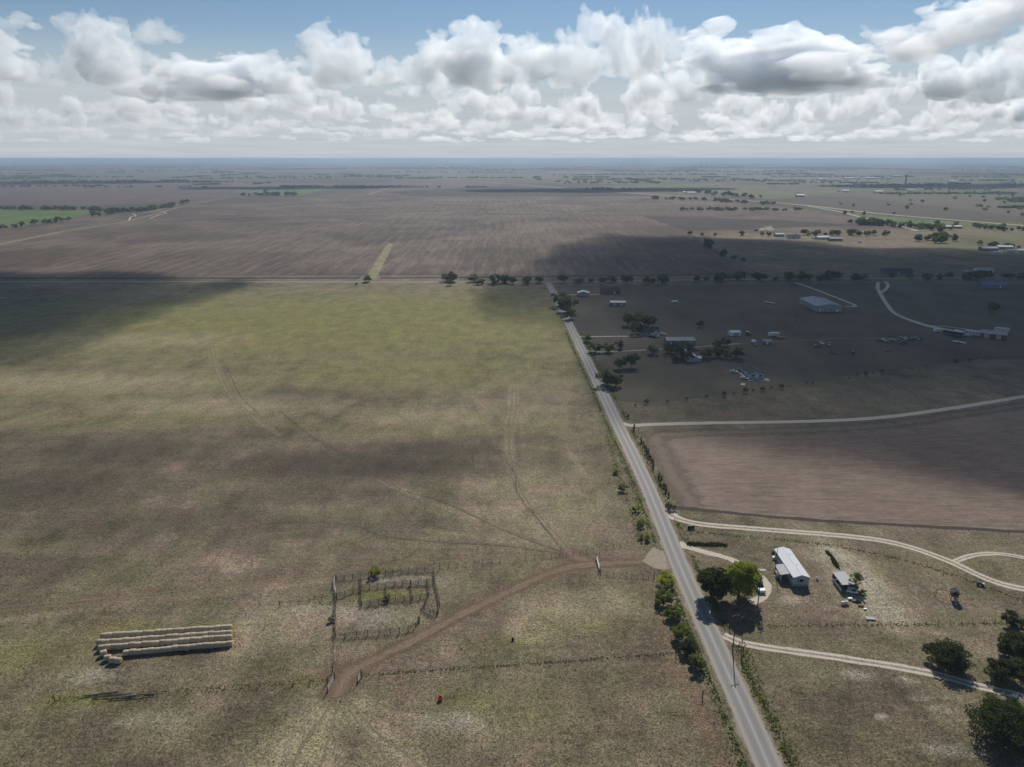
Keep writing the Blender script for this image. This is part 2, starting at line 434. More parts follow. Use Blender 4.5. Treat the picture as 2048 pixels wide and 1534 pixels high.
def crop_material(name, lo, mid, hi, sx, sy, rot, blotch=0.5):
    """tilled soil with stubble rows: noise drawn out along the rows"""
    n = NT(name); P = n.pos()
    row = n.noise(n.scale(P, sx, sy, 0.0, rot), 1.0, 4, 0.6, 0.3)
    row2 = n.noise(n.scale(P, sx * 3.1, sy * 2.2, 0.0, rot), 1.0, 3, 0.6)
    big = n.noise(P, 0.006, 5, 0.6, 0.8)
    fur = n.noise(n.scale(P, sx * 9, sy * 5, 0.0, rot), 1.0, 2, 0.5)
    row = n.math('ADD', n.math('MULTIPLY', row, 0.6), n.math('MULTIPLY', fur, 0.4))
    t = n.math('ADD', n.math('ADD', n.math('MULTIPLY', row, 0.6), n.math('MULTIPLY', row2, 0.3)), n.math('MULTIPLY', n.math('SUBTRACT', big, 0.45), blotch))
    w = n.node('ShaderNodeTexWave', wave_type='BANDS', bands_direction='X' if sx > sy else 'Y'); n.put(n.scale(P, 1, 1, 0, rot), w.inputs[0])
    w.inputs['Scale'].default_value = 0.314 / (19.0 if sx > sy else 6.0); w.inputs['Distortion'].default_value = 3.0; w.inputs['Detail'].default_value = 2; w.inputs['Detail Scale'].default_value = 0.2
    t = n.math('ADD', t, n.math('MULTIPLY', n.math('MULTIPLY', n.math('SUBTRACT', w.outputs[1], 0.5), 0.045 if sx > sy else 0.008), n.rng(n.noise(P, 0.0035, 3, 0.5), 0.35, 0.6)))
    col = n.ramp(n.rng(t, 0.28, 0.66), [(0.0, lo), (0.5, mid), (1.0, hi)])
    n.bump(n.math('ADD', row2, n.noise(P, 1.2, 3, 0.7)), 0.5, 0.3)
    return n.done(col, 0.95, spec=0.1)


def grass_field(name, a, b, s=0.02):
    n = NT(name); P = n.pos()
    col = n.mix(n.rng(n.noise(n.scale(P, 1, 0.5, 0), s, 6, 0.65), 0.3, 0.7), a, b)
    return n.done(col, 0.95, spec=0.1)


def gravel_material(name, a, b, tracks=False, worn=0.35, soft=0.34):
    n = NT(name); P = n.pos(); uv = n.node('ShaderNodeUVMap').outputs[0]
    sep = n.node('ShaderNodeSeparateXYZ'); n.put(uv, sep.inputs[0]); u = n.math('ABSOLUTE', n.math('SUBTRACT', sep.outputs[0], 0.5))
    nz = n.noise(P, 0.7, 4, 0.7); n2 = n.noise(P, 0.15, 4, 0.6)
    col = n.mix(n.math('ADD', n.math('MULTIPLY', nz, 0.6), n.math('MULTIPLY', n2, 0.4)), a, b)
    jag = n.math('MULTIPLY', n.math('SUBTRACT', n.math('ADD', n.math('MULTIPLY', nz, 0.5), n.math('MULTIPLY', n2, 0.5)), 0.5), worn)
    al = n.rng(n.math('ADD', u, jag), soft, 0.48, 1.0, 0.0)
    if tracks:
        mid = n.rng(n.math('ADD', u, jag), 0.04, 0.15)
        al = n.math('MULTIPLY', al, n.math('MAXIMUM', mid, 0.45))
    n.bump(n.noise(P, 2.5, 3, 0.7), 0.4, 0.1)
    return n.done(col, 0.95, al, spec=0.1)


def road_material():
    n = NT('chip_seal'); P = n.pos(); uv = n.node('ShaderNodeUVMap').outputs[0]
    sep = n.node('ShaderNodeSeparateXYZ'); n.put(uv, sep.inputs[0]); u = n.math('SUBTRACT', sep.outputs[0], 0.5); au = n.math('ABSOLUTE', u)
    wear = n.math('MULTIPLY', n.math('SUBTRACT', n.noise(n.scale(uv, 10, 0.05, 0), 1.0, 4, 0.6), 0.5), 0.10)
    uu = n.math('ADD', au, n.math('MULTIPLY', wear, 0.3))
    # pale crown and edges, darker polished wheel paths
    crown = n.rng(uu, 0.02, 0.07, 1.0, 0.0); edge = n.rng(uu, 0.30, 0.36); path = n.math('MULTIPLY', n.rng(uu, 0.09, 0.14), n.rng(uu, 0.25, 0.30, 1.0, 0.0))
    sp = n.noise(P, 0.9, 4, 0.7); s2 = n.noise(n.scale(P, 0.5, 0.04, 0), 1.0, 4, 0.6)
    col = n.mix(n.math('ADD', n.math('MULTIPLY', sp, 0.5), n.math('MULTIPLY', s2, 0.5)), (0.165, 0.158, 0.148), (0.275, 0.265, 0.250))
    col = n.mix(n.math('MULTIPLY', crown, 0.55), col, (0.36, 0.345, 0.325))
    col = n.mix(n.math('MULTIPLY', path, 0.45), col, (0.15, 0.145, 0.138))
    col = n.mix(n.math('MULTIPLY', edge, 0.7), col, (0.30, 0.265, 0.22))
    al = n.rng(n.math('ADD', au, wear), 0.455, 0.50, 1.0, 0.0)
    n.bump(n.noise(P, 6, 2, 0.7), 0.3, 0.05)
    return n.done(col, 0.8, al, spec=0.25)


build_ground()
M_plough = crop_material('ploughed_stubble', (0.050, 0.038, 0.030), (0.106, 0.080, 0.061), (0.188, 0.149, 0.114), 0.14, 0.010, math.radians(-1.5))
M_darkfield = crop_material('dark_field_soil', (0.030, 0.024, 0.022), (0.050, 0.040, 0.036), (0.080, 0.064, 0.055), 0.01, 0.12, math.radians(2), 0.3)
M_stub = crop_material('pinkish_stubble', (0.122, 0.089, 0.070), (0.190, 0.143, 0.114), (0.258, 0.203, 0.165), 0.08, 0.40, math.radians(-3), 0.7)
M_far1 = crop_material('brown_far_field', (0.085, 0.066, 0.055), (0.110, 0.086, 0.072), (0.145, 0.115, 0.095), 0.02, 0.004, 0.2, 0.3)
M_green = grass_field('young_green_crop', (0.060, 0.105, 0.030), (0.125, 0.165, 0.055))
M_tan = grass_field('dry_grass_strip', (0.17, 0.155, 0.085), (0.27, 0.24, 0.14), 0.1)
M_olive = grass_field('olive_meadow', (0.085, 0.088, 0.040), (0.150, 0.140, 0.070), 0.012)
M_dim = grass_field('dull_pasture', (0.078, 0.066, 0.048), (0.125, 0.108, 0.074), 0.03)
M_gravel = gravel_material('caliche_gravel', (0.36, 0.315, 0.25), (0.60, 0.54, 0.45))
M_track = gravel_material('two_track_gravel', (0.36, 0.31, 0.245), (0.62, 0.55, 0.46), True)
M_dirtway = gravel_material('pale_dirt_way', (0.23, 0.19, 0.135), (0.36, 0.31, 0.23), False, 0.5)
M_oldtrack = gravel_material('worn_farm_track', (0.17, 0.145, 0.10), (0.29, 0.25, 0.175), True, 0.5)
M_soilband = gravel_material('dark_turned_soil', (0.040, 0.033, 0.029), (0.075, 0.060, 0.052), False, 0.5)
M_road = road_material()
M_pave = gravel_material('grey_far_road', (0.27, 0.26, 0.245), (0.36, 0.345, 0.325), False, 0.1)

# fields
sheet('ploughed_field', ats([(-420, 556), (1526, 548), (1398, 479), (1460, 466), (1800, 468), (1835, 458), (1720, 436), (1556, 412), (1330, 397), (1090, 372), (790, 371), (620, 394), (395, 409), (270, 441), (0, 489), (-420, 556)][:-1]), 0.12, M_plough, 30, 1.5)
sheet('ploughed_field', ats([(-250, 520), (-1, 484), (262, 437), (382, 409), (345, 414), (262, 430), (185, 430), (0, 460), (-300, 480)]), 0.10, M_plough, 25, 1.2)
sheet('stubble_field', ats([(1312, 868), (1430, 864), (1600, 859), (1760, 850), (1920, 828), (2120, 800), (2120, 1068), (1800, 1048), (1600, 1036), (1420, 1021), (1385, 1012), (1345, 950)]), 0.02, M_stub, 6, 0.8)
sheet('far_brown_field', ats([(-500, 413), (0, 411), (200, 412), (345, 404), (480, 392), (460, 366), (0, 372), (-500, 376)]), 0.5, M_far1, 60, 4)
sheet('green_field', ats([(-300, 452), (0, 457), (90, 446), (188, 426), (180, 421), (0, 419), (-300, 420)]), 0.16, M_green, 25, 1.5)
sheet('green_field', ats([(482, 390), (600, 391), (660, 378), (600, 374), (520, 378)]), 0.45, M_green, 40, 3)
sheet('green_field', ats([(1625, 415), (1755, 432), (2035, 452), (1850, 450), (1775, 441)]), 0.3, M_green, 40, 3)
sheet('far_tan_field', ats([(1180, 372), (1420, 366), (1700, 384), (1560, 400), (1330, 386)]), 0.6, M_olive, 60, 5)
sheet('olive_meadow', ats([(1870, 468), (2300, 478), (2300, 520), (1960, 512), (1850, 488)]), 0.2, M_olive, 30, 3)
sheet('dark_strip', ats([(1285, 432), (1560, 440), (1705, 450), (1500, 459), (1375, 462)]), 0.28, M_darkfield, 40, 3)
sheet('dark_strip', ats([(760, 384), (1000, 372), (1330, 392), (1000, 392), (820, 392)]), 0.5, M_darkfield, 60, 4)  # darker brown strip across the far fields
sheet('grass_waterway', ats([(728, 560), (752, 560), (787, 487), (775, 487)]), 0.17, M_tan, 8, 1.0)
sheet('homestead_meadow', ats([(1112, 572), (1760, 566), (2300, 572), (2300, 720), (1960, 718), (1700, 752), (1560, 772), (1290, 808), (1225, 800), (1150, 660)]), 0.015, M_dim, 10, 1.5)

# roads, lanes and drives
ROAD = [(53.3, 40), (53.2, 116), (52.6, 152), (51.9, 190), (52.0, 214), (52.0, 249), (51.2, 282), (50.2, 310), (49.4, 340), (48.2, 380), (45.4, 469), (41.3, 596), (37.0, 706), (36.5, 716)]
ribbon('gravel_shoulder', ROAD, 8.2, 0.030, gravel_material('dusty_shoulder', (0.21, 0.175, 0.13), (0.33, 0.285, 0.22), False, 0.7), 3, 0.3)
ribbon('road', ROAD, 6.0, 0.050, M_road, 3, 0.06)
ribbon('cross_road', ats([(-500, 566), (0, 564), (500, 564), (1000, 565), (1100, 565), (1400, 560), (1800, 557), (2400, 553)]), 5.0, 0.20, M_pave, 15, 0.2)
ribbon('field_edge_soil', ats([(-500, 557), (300, 556.5), (720, 556)]), 13, 0.18, M_soilband, 15, 1)
ribbon('field_edge_soil', ats([(760, 556), (1000, 554), (1520, 548)]), 12, 0.18, M_soilband, 15, 1)
ribbon('lane', ats([(1243, 846), (1262, 851), (1300, 849), (1420, 846), (1600, 843), (1750, 836), (1900, 817), (2080, 788), (2300, 755)]), 4.6, 0.040, M_gravel, 4, 0.15)
ribbon('driveway', ats([(1330, 1022), (1352, 1036), (1400, 1048), (1500, 1057), (1700, 1073), (1800, 1089), (1890, 1119), (1950, 1147), (2000, 1167), (2060, 1180), (2200, 1200)]), lambda t: 3.9 + (3.0 * max(0, 1 - t * 14)), 0.040, M_track, 2.5, 0.15)
ribbon('driveway_loop', ats([(1905, 1125), (1940, 1112), (1985, 1107), (2030, 1112), (2080, 1122), (2200, 1150)]), 2.6, 0.036, M_track, 2.5, 0.15)
sheet('gravel_apron', ats([(1985, 1160), (2020, 1150), (2060, 1148), (2060, 1195), (2020, 1180)]), 0.033, M_gravel, 3, 0.3)
ribbon('house_drive', ats([(1356, 1088), (1380, 1096), (1420, 1107), (1460, 1118), (1510, 1145), (1535, 1170), (1525, 1195), (1500, 1205)]), lambda t: 3.2 + (2.5 * max(0, 1 - t * 9)), 0.034, M_gravel, 2.5, 0.2)
ribbon('two_track_drive', ats([(1446, 1270), (1470, 1281), (1520, 1293), (1700, 1319), (1850, 1344), (1960, 1373), (2060, 1397), (2200, 1440)]), 3.3, 0.036, M_track, 2.5, 0.15)
sheet('gravel_apron', ats([(1306, 1094), (1330, 1104), (1345, 1136), (1328, 1140), (1300, 1132), (1284, 1122)]), 0.026, plain('apron_caliche', (0.30, 0.25, 0.19), 0.95, 0, 0.1, 0.25, 0.6), 2, 0.35)
ribbon('highway', ats([(960, 364), (1010, 367), (1250, 386), (1450, 399), (1600, 410), (1750, 427), (1900, 440), (2050, 452), (2300, 470)]), 15, 0.75, M_gravel, 60, 0.3)
ribbon('far_lane', ats([(1615, 412), (1680, 424), (1750, 442), (1800, 453), (1835, 462)]), 8, 0.34, M_gravel, 30, 0.3)
ribbon('far_lane', ats([(1380, 373), (1500, 363), (1540, 361)]), 9, 0.9, M_gravel, 60, 0.3)
ribbon('farm_track', ats([(-200, 520), (0, 489), (130, 462), (260, 441), (380, 410), (480, 393), (620, 384)]), 6, 0.24, M_dirtway, 20, 0.4)
ribbon('farm_track', ats([(262, 441), (420, 436), (620, 430), (1000, 426), (1320, 429)]), 5, 0.22, M_dirtway, 25, 0.5)
ribbon('field_edge_soil', ats([(430, 437.5), (620, 432), (1000, 428), (1320, 431)]), 8, 0.20, M_soilband, 25, 0.8)
ribbon('far_lane', ats([(735, 390), (770, 379), (800, 371)]), 9, 0.6, M_tan, 30, 0.5)
ribbon('farm_track', ats([(150, 428), (262, 426), (300, 424), (345, 412), (380, 405), (470, 392)]), 6, 0.26, M_dirtway, 20, 0.4)
ribbon('farm_track', ats([(258, 441), (262, 434), (272, 432), (266, 428)]), 3.5, 0.25, M_gravel, 8, 0.3)
ribbon('farm_track', ats([(300, 437), (318, 430), (332, 426), (322, 423)]), 3.5, 0.25, M_gravel, 8, 0.3)
ribbon('farm_track', ats([(1398, 481), (1440, 503), (1490, 530), (1530, 549)]), 4, 0.21, M_oldtrack, 15, 0.3)
ribbon('homestead_drive', ats([(1757, 564), (1755, 575), (1762, 590), (1775, 610), (1790, 627), (1820, 640), (1850, 650), (1880, 657), (1915, 664), (1945, 672)]), lambda t: 4.5 + 5 * max(0, t - 0.7) / 0.3, 0.040, M_gravel, 5, 0.2)
ribbon('homestead_drive', ats([(1858, 651), (1890, 653), (1930, 658), (1960, 664)]), 2.6, 0.036, M_gravel, 5, 0.2)
ribbon('homestead_drive', ats([(1770, 563), (1776, 570), (1772, 578), (1762, 586)]), 4, 0.037, M_gravel, 4, 0.2)
ribbon('homestead_drive', ats([(1590, 565), (1620, 575), (1680, 598), (1712, 612), (1690, 613)]), 4, 0.040, M_gravel, 6, 0.2)
ribbon('homestead_drive', ats([(1128, 589), (1165, 590), (1200, 588)]), 3, 0.040, M_gravel, 6, 0.2)
ribbon('homestead_drive', ats([(1150, 673), (1200, 673), (1295, 672)]), 2.6, 0.040, M_gravel, 6, 0.2)
ribbon('homestead_drive', ats([(1165, 700), (1200, 704), (1270, 701), (1340, 697), (1420, 692), (1480, 687)]), 3.4, 0.041, M_dirtway, 6, 0.3)
ribbon('homestead_drive', ats([(1540, 684), (1620, 680), (1700, 676), (1800, 678)]), 2.4, 0.036, M_oldtrack, 6, 0.3)
ribbon('soil_bank', ats([(1330, 1013), (1420, 1022), (1600, 1038), (1800, 1050), (2120, 1068)]), 2.4, 0.030, M_soilband, 4, 0.3)

M_stubedge = gravel_material('scattered_stubble', (0.125, 0.096, 0.074), (0.215, 0.170, 0.135), False, 1.2, 0.0)
ribbon('stubble_margin', ats([(1310, 870), (1430, 865), (1600, 860), (1760, 851), (1920, 829), (2120, 801)]), 14, 0.026, M_stubedge, 3, 0.8)
ribbon('stubble_margin', ats([(1308, 872), (1345, 950), (1388, 1014)]), 16, 0.027, M_stubedge, 3, 0.8)
for k in (0, 2, 3, 6): ribbon('furrow', ats([(1400 + k * 9, 1010 - k * 14), (1600, 1030 - k * 17), (1800, 1040 - k * 17), (2100, 1056 - k * 18)]), 0.5, 0.029, M_stubedge, 6, 0.25)
M_brown = gravel_material('graded_brown_dirt', (0.140, 0.098, 0.068), (0.262, 0.188, 0.132), False, 1.1, 0.0)
TRACK = [(1292, 1123), (1225, 1126), (1150, 1132), (1100, 1146), (1050, 1168), (950, 1215), (880, 1252), (800, 1295), (735, 1325), (700, 1345), (680, 1375), (672, 1395)]
ribbon('dirt_track', ats(TRACK), lambda t: 6.4 + 3.2 * math.exp(-((t - 0.93) / 0.09) ** 2), 0.024, M_brown, 2.5, 0.5)
ribbon('dirt_track', ats([(1180, 1124), (1150, 1112), (1132, 1100)]), 9, 0.0235, M_brown, 2.5, 0.5)
for off in (-3, 4): ribbon('wheel_rut', ats([(x, y + off) for x, y in TRACK[1:-1]]), 0.8, 0.027 + off * .0002, gravel_material('pale_rut_dirt', (0.18, 0.135, 0.095), (0.30, 0.235, 0.165), False, 1.8, 0.0), 2.5, 0.25)
M_path = gravel_material('trodden_path', (0.075, 0.064, 0.045), (0.115, 0.098, 0.068), False, 1.6, 0.05)
M_rut = gravel_material('wheel_rut_grass', (0.165, 0.142, 0.095), (0.235, 0.20, 0.135), False, 1.7, 0.05)
for pts in ([(1130, 1108), (1060, 1099), (1000, 1091), (870, 1084), (760, 1071), (700, 1049), (560, 1046), (500, 1052)], [(1125, 1105), (1010, 1062), (900, 1010), (820, 985), (760, 957), (700, 915), (650, 890), (600, 855), (560, 822)], [(1130, 1108), (1085, 1050), (1035, 985), (1030, 950), (1005, 915), (968, 888)], [(455, 735), (480, 790), (520, 830)], [(945, 905), (948, 935)]):
    ribbon('cattle_path', ats(pts), 0.6, 0.022, M_path, 3, 0.2)
for off in (0, 11):
    for pts in ([(1135 + off, 1106), (1085 + off, 1050), (1042 + off, 1000), (1022 + off, 950), (1008 + off, 890), (1022 + off * .8, 820), (1026 + off * .7, 770)], [(420 + off * .6, 690), (430 + off * .7, 740), (462 + off * .8, 800), (520 + off, 850)], [(1150 + off, 1103), (1165 + off, 1055), (1212 + off * .5, 1010), (1205, 960), (1150, 890)], [(1105 + off, 1103), (1010 + off, 1062), (930 + off, 1052)]):
        ribbon('wheel_rut', ats(pts), 0.8, 0.018 + off * 0.0002, M_rut, 3, 0.2)
for pts in ([(672, 1392), (640, 1440), (600, 1500), (585, 1540)], [(678, 1392), (665, 1450), (640, 1540)], [(690, 1392), (740, 1450), (800, 1500), (850, 1540)], [(684, 1392), (720, 1450), (760, 1500), (790, 1540)], [(0, 1214), (300, 1188), (670, 1144), (880, 1123), (1130, 1104)], [(0, 1222), (300, 1195), (660, 1150)]):
    ribbon('wheel_rut', ats(pts), 0.9, 0.020, M_rut, 3, 0.25)


# ------------------------------------------------------------------ clouds: closed shells of scattering vapour
def vnoise(P, seed):
    I = np.floor(P).astype(np.int64); Fr = P - I; Fr = Fr * Fr * (3 - 2 * Fr)

    def h(ix, iy, iz):
        n = (ix * 374761393 + iy * 668265263 + iz * 2147483647 + seed * 974634777) & 0xffffffff
        n = ((n ^ (n >> 13)) * 1274126177) & 0xffffffff
        n = ((n ^ (n >> 16)) * 2654435761) & 0xffffffff
        return ((n >> 8) & 0xffff) / 65535.
    x, y, z = I[..., 0], I[..., 1], I[..., 2]; fx, fy, fz = Fr[..., 0], Fr[..., 1], Fr[..., 2]
    r = 0
    for dx in (0, 1):
        for dy in (0, 1):
            for dz in (0, 1):
                r = r + h(x + dx, y + dy, z + dz) * (fx if dx else 1 - fx) * (fy if dy else 1 - fy) * (fz if dz else 1 - fz)
    return r


def surface_net(f, org, st):
    nx, ny, nz = f.shape; ins = f > 0
    corners = [(i, j, k) for i in (0, 1) for j in (0, 1) for k in (0, 1)]
    c = np.zeros((nx - 1, ny - 1, nz - 1), np.int8)
    for i, j, k in corners: c += ins[i:nx - 1 + i, j:ny - 1 + j, k:nz - 1 + k]
    act = (c > 0) & (c < 8); idx = -np.ones(act.shape, np.int64); A = np.argwhere(act); idx[act] = np.arange(len(A))
    ps = np.zeros((len(A), 3)); cnt = np.zeros(len(A))
    for p in corners:
        for q in corners:
            if not (p < q and sum(abs(p[t] - q[t]) for t in range(3)) == 1): continue
            fa = f[A[:, 0] + p[0], A[:, 1] + p[1], A[:, 2] + p[2]]; fb = f[A[:, 0] + q[0], A[:, 1] + q[1], A[:, 2] + q[2]]
            m = (fa > 0) != (fb > 0); t = np.where(m, fa / np.where(m, fa - fb, 1), 0)
            ps += np.where(m[:, None], np.array(p) + t[:, None] * (np.array(q) - np.array(p)), 0); cnt += m
    V = (A + ps / cnt[:, None]) * st + org; Q = []
    for ax in range(3):
        o1, o2 = [(1, 2), (2, 0), (0, 1)][ax]
        sl = [slice(1, -1)] * 3; sl[ax] = slice(0, -1); s2 = list(sl); s2[ax] = slice(1, None)
        off = np.ones(3, int); off[ax] = 0
        Eg = np.argwhere(ins[tuple(sl)] != ins[tuple(s2)]) + off
        flip = ins[Eg[:, 0], Eg[:, 1], Eg[:, 2]]
        d1 = np.zeros(3, int); d1[o1] = 1; d2 = np.zeros(3, int); d2[o2] = 1
        g = lambda P: idx[P[:, 0], P[:, 1], P[:, 2]]
        q = np.stack([g(Eg - d1 - d2), g(Eg - d2), g(Eg), g(Eg - d1)], 1)
        q[~flip] = q[~flip][:, ::-1]
        Q.append(q)
    Q = np.concatenate(Q); Q = Q[(Q >= 0).all(1)]
    return V, Q


def biggest_piece(V, Q):
    """keep the largest connected shell"""
    lab = np.arange(len(V))
    for _ in range(400):
        m = lab[Q].min(1); new = lab.copy()
        for k in range(4): np.minimum.at(new, Q[:, k], m)
        new = new[new]
        if (new == lab).all(): break
        lab = new
    ids, cnt = np.unique(lab, return_counts=True); keep = lab == ids[cnt.argmax()]
    mp = np.cumsum(keep) - 1; Q = Q[keep[Q[:, 0]]]
    return V[keep], mp[Q]


def cloud_field(balls, Hh, st, seed, amp=0.30, flat=True, octv=5):
    B = np.array(balls); lo = (B[:, :3] - B[:, 3:]).min(0) - Hh * 0.35; hi = (B[:, :3] + B[:, 3:]).max(0) + Hh * 0.35
    if flat: lo[2] = -0.3 * Hh
    n3 = ((hi - lo) / st).astype(int) + 2
    ax = [lo[i] + np.arange(n3[i]) * st for i in range(3)]
    P = np.stack(np.meshgrid(*ax, indexing='ij'), -1)
    W = P + np.stack([vnoise(P / (Hh * 0.45) + 5.1 * j, seed * 31 + j) - 0.5 for j in range(3)], -1) * Hh * 0.38
    f = np.full(P.shape[:3], -9.)
    for b in B:
        d = np.sqrt((W[..., 0] - b[0]) ** 2 + (W[..., 1] - b[1]) ** 2 + (W[..., 2] - b[2]) ** 2)
        f = np.maximum(f, (b[3] - d) / Hh)
    n = 0; a = 1.; s = Hh * 0.34
    for o in range(octv):
        if s < st * 1.1: break
        n = n + a * (np.abs(vnoise(P / s + o * 17.3, seed * 10 + o) - 0.5) * 2 - 0.40); a *= 0.62; s *= 0.5
    f = f + n * amp
    if flat:
        zz = P[..., 2] - (vnoise(P / (Hh * 0.5) * np.array([1, 1, 0]), seed + 77) - 0.5) * 0.22 * Hh
        f = np.where(zz < 0, f + zz / (0.30 * Hh), f)
    f[0] = f[-1] = -1; f[:, 0] = f[:, -1] = -1; f[:, :, 0] = f[:, :, -1] = -1
    return biggest_piece(*surface_net(f, lo, st))


def heap_cloud(seed, L, W, Hh, st):
    r = np.random.RandomState(seed); balls = []; k = r.randint(5, 9)
    for i in range(k):
        px = r.uniform(-.72, .72) * L; py = r.uniform(-.6, .6) * W; hh = 1 - .6 * abs(px) / L - .3 * abs(py) / W
        rr = r.uniform(.28, .48) * Hh * (.6 + .6 * hh)
        balls.append((px, py, rr * r.uniform(.2, .6) + max(0, r.uniform(-.3, .5)) * Hh * hh, rr))
    for i in range(k * 6):
        b = balls[r.randint(k)]; d = r.normal(size=3); d[2] = abs(d[2]) * .8; d /= np.linalg.norm(d)
        balls.append((b[0] + d[0] * b[3], b[1] + d[1] * b[3], b[2] + d[2] * b[3] * .8, b[3] * r.uniform(.3, .6)))
    V, Q = cloud_field(balls, Hh, st, seed)
    V[:, :2] -= (V[:, :2].max(0) + V[:, :2].min(0)) / 2
    return V, Q


def vapour(name, dens, col=(0.995, 0.995, 0.995), ani=0.45):
    m = bpy.data.materials.new(name); m.use_nodes = True; t = m.node_tree; t.nodes.remove(t.nodes['Principled BSDF'])
    v = t.nodes.new('ShaderNodeVolumePrincipled'); v.inputs['Color'].default_value = (*col, 1); v.inputs['Density'].default_value = dens; v.inputs['Anisotropy'].default_value = ani
    t.links.new(v.outputs[0], t.nodes['Material Output'].inputs['Volume'])
    return m


M_cloud = vapour('cloud_vapour', 0.0031, (0.935, 0.967, 1.0), 0.35); M_cloud_mid = vapour('middle_cloud_vapour', 0.0022, (0.935, 0.967, 1.0), 0.35); M_cloud_far = vapour('far_cloud_vapour', 0.0010, (0.935, 0.967, 1.0), 0.35); M_cloud_low = vapour('overhead_cloud_vapour', 0.016)  # distance haze put in as blue tint and thinner far vapour
CLOUD_BASE = 1100.0


def elev(y): return math.atan((767 - y) / 1420.0) - PITCH


def place_cloud(V, Q, name, px, ybase, ytop, wpx, mat, label, rz, group=None):
    d = (CLOUD_BASE - EYE) / math.tan(elev(ybase)); hgt = d * math.tan(elev(ytop)) + EYE - CLOUD_BASE
    U = V.copy(); c, s = math.cos(rz), math.sin(rz); U[:, 0], U[:, 1] = V[:, 0] * c - V[:, 1] * s, V[:, 0] * s + V[:, 1] * c
    ext = U.max(0) - U.min(0); k = wpx / 1420.0 * d / ext[0]
    U *= (k, k, hgt / U[:, 2].max())
    me = np_mesh(name, U, Q, True); me.materials.append(mat)
    u = (px - 1024) / 1490.0
    return tag(link(name, me, None, (u * d, d, CLOUD_BASE)), label, 'cloud', group)


near_heaps = [heap_cloud(s, 1500, 900, 760, 21) for s in (1, 2, 3, 4, 5, 6, 7)]
for i, (px, yb, yt, wpx, lab) in enumerate([
        (15, 160, 22, 230, 'cumulus cloud cut off by the edge above the green field'), (225, 160, 18, 220, 'tall tapering cumulus tower above the creek trees'),
        (330, 84, 36, 120, 'small detached scrap of cloud beside the tall tower'), (715, 165, 46, 230, 'white cumulus heap with a notch of blue beside it'),
        (930, 175, 28, 360, 'broad bright cumulus with a flat grey base'), (1170, 165, 0, 240, 'highest puffed cumulus head reaching the top of the sky'),
        (1295, 150, 6, 150, 'round cumulus knob next to the highest head'), (1560, 185, 34, 430, 'largest cumulus with a dark shaded core'),
        (1910, 100, -14, 400, 'ragged grey cloud crossing the upper corner of the sky'), (1985, 195, 80, 300, 'pale cumulus below the ragged corner cloud'),
        (400, 190, 84, 380, 'low grey cloud bank under the tall tower'), (1400, 195, 66, 260, 'sloping cumulus shoulder leading up to the largest one'), (560, 190, 96, 240, 'small pile of cloud below the blue gap')]):
    V, Q = near_heaps[(i * 3) % 7]
    place_cloud(V, Q, 'cloud', px, yb, yt, wpx, M_cloud, lab, i * 1.37)
far_heaps = [heap_cloud(s, 1500, 900, 560, 44) for s in (21, 22, 23, 24)]
rc = random.Random(8)
for row, (yb, yt, wpx, step, mat) in enumerate([(203, 112, 360, 150, M_cloud), (224, 146, 330, 130, M_cloud_mid), (242, 182, 300, 115, M_cloud_mid), (256, 212, 280, 105, M_cloud_far), (266, 236, 260, 95, M_cloud_far), (277, 252, 240, 85, M_cloud_far)]):
    Vs = []; Qs = []; o = 0; px = -120 + rc.uniform(0, 100); d = (CLOUD_BASE - EYE) / math.tan(elev(yb))
    while px < 2200:
        V, Q = far_heaps[rc.randrange(4)]; a = rc.uniform(0, 6.28); c, s = math.cos(a), math.sin(a)
        w = wpx * rc.uniform(0.6, 1.25); k = w / 1420.0 * d / 3300.0
        U = np.stack([V[:, 0] * c - V[:, 1] * s, V[:, 0] * s + V[:, 1] * c, V[:, 2]], 1) * (k, k, 1)
        hgt = (d * math.tan(elev(yt)) + EYE - CLOUD_BASE) * rc.uniform(0.5, 1.1); U[:, 2] *= hgt / V[:, 2].max()
        dd = d + (len(Vs) % 3) * k * 2600
        U += ((px - 1024) / 1490.0 * dd, dd, CLOUD_BASE)
        Vs.append(U); Qs.append(Q + o); o += len(U); px += step * rc.uniform(0.7, 1.3)
    me = np_mesh('clouds', np.concatenate(Vs), np.concatenate(Qs), True); me.materials.append(mat)
    tag(link('clouds', me), ['nearer bank of heaped cumulus clouds', 'second bank of hazy cumulus clouds', 'third thin bank of cloud', 'fourth bank of cloud, faint and flat', 'fifth faint bank of cloud', 'lowest pale streak of cloud over the horizon'][row], 'clouds', None, 'stuff')


def shade_cloud(spots, label, st, seed, alt=1250.0):
    """an overhead cloud described by where its shade falls: (x, y, radius) on the land"""
    k = alt / SUN.z; cx = sum(s[0] for s in spots) / len(spots); cyy = sum(s[1] for s in spots) / len(spots)
    balls = [(s[0] - cx, s[1] - cyy, 0.0, s[2]) for s in spots]
    Hh = max(90.0, 0.75 * max(s[2] for s in spots))
    V, Q = cloud_field(balls, Hh, st, seed, 0.16, False, 4)
    lift = V[:, 2] * 0.42; V[:, 2] = lift
    V[:, 0] += SUN.x / SUN.z * lift; V[:, 1] += SUN.y / SUN.z * lift
    me = np_mesh('cloud', V, Q, True); me.materials.append(M_cloud_low)
    return tag(link('cloud', me, None, (cx + SUN.x * k, cyy + SUN.y * k, alt)), label, 'cloud')


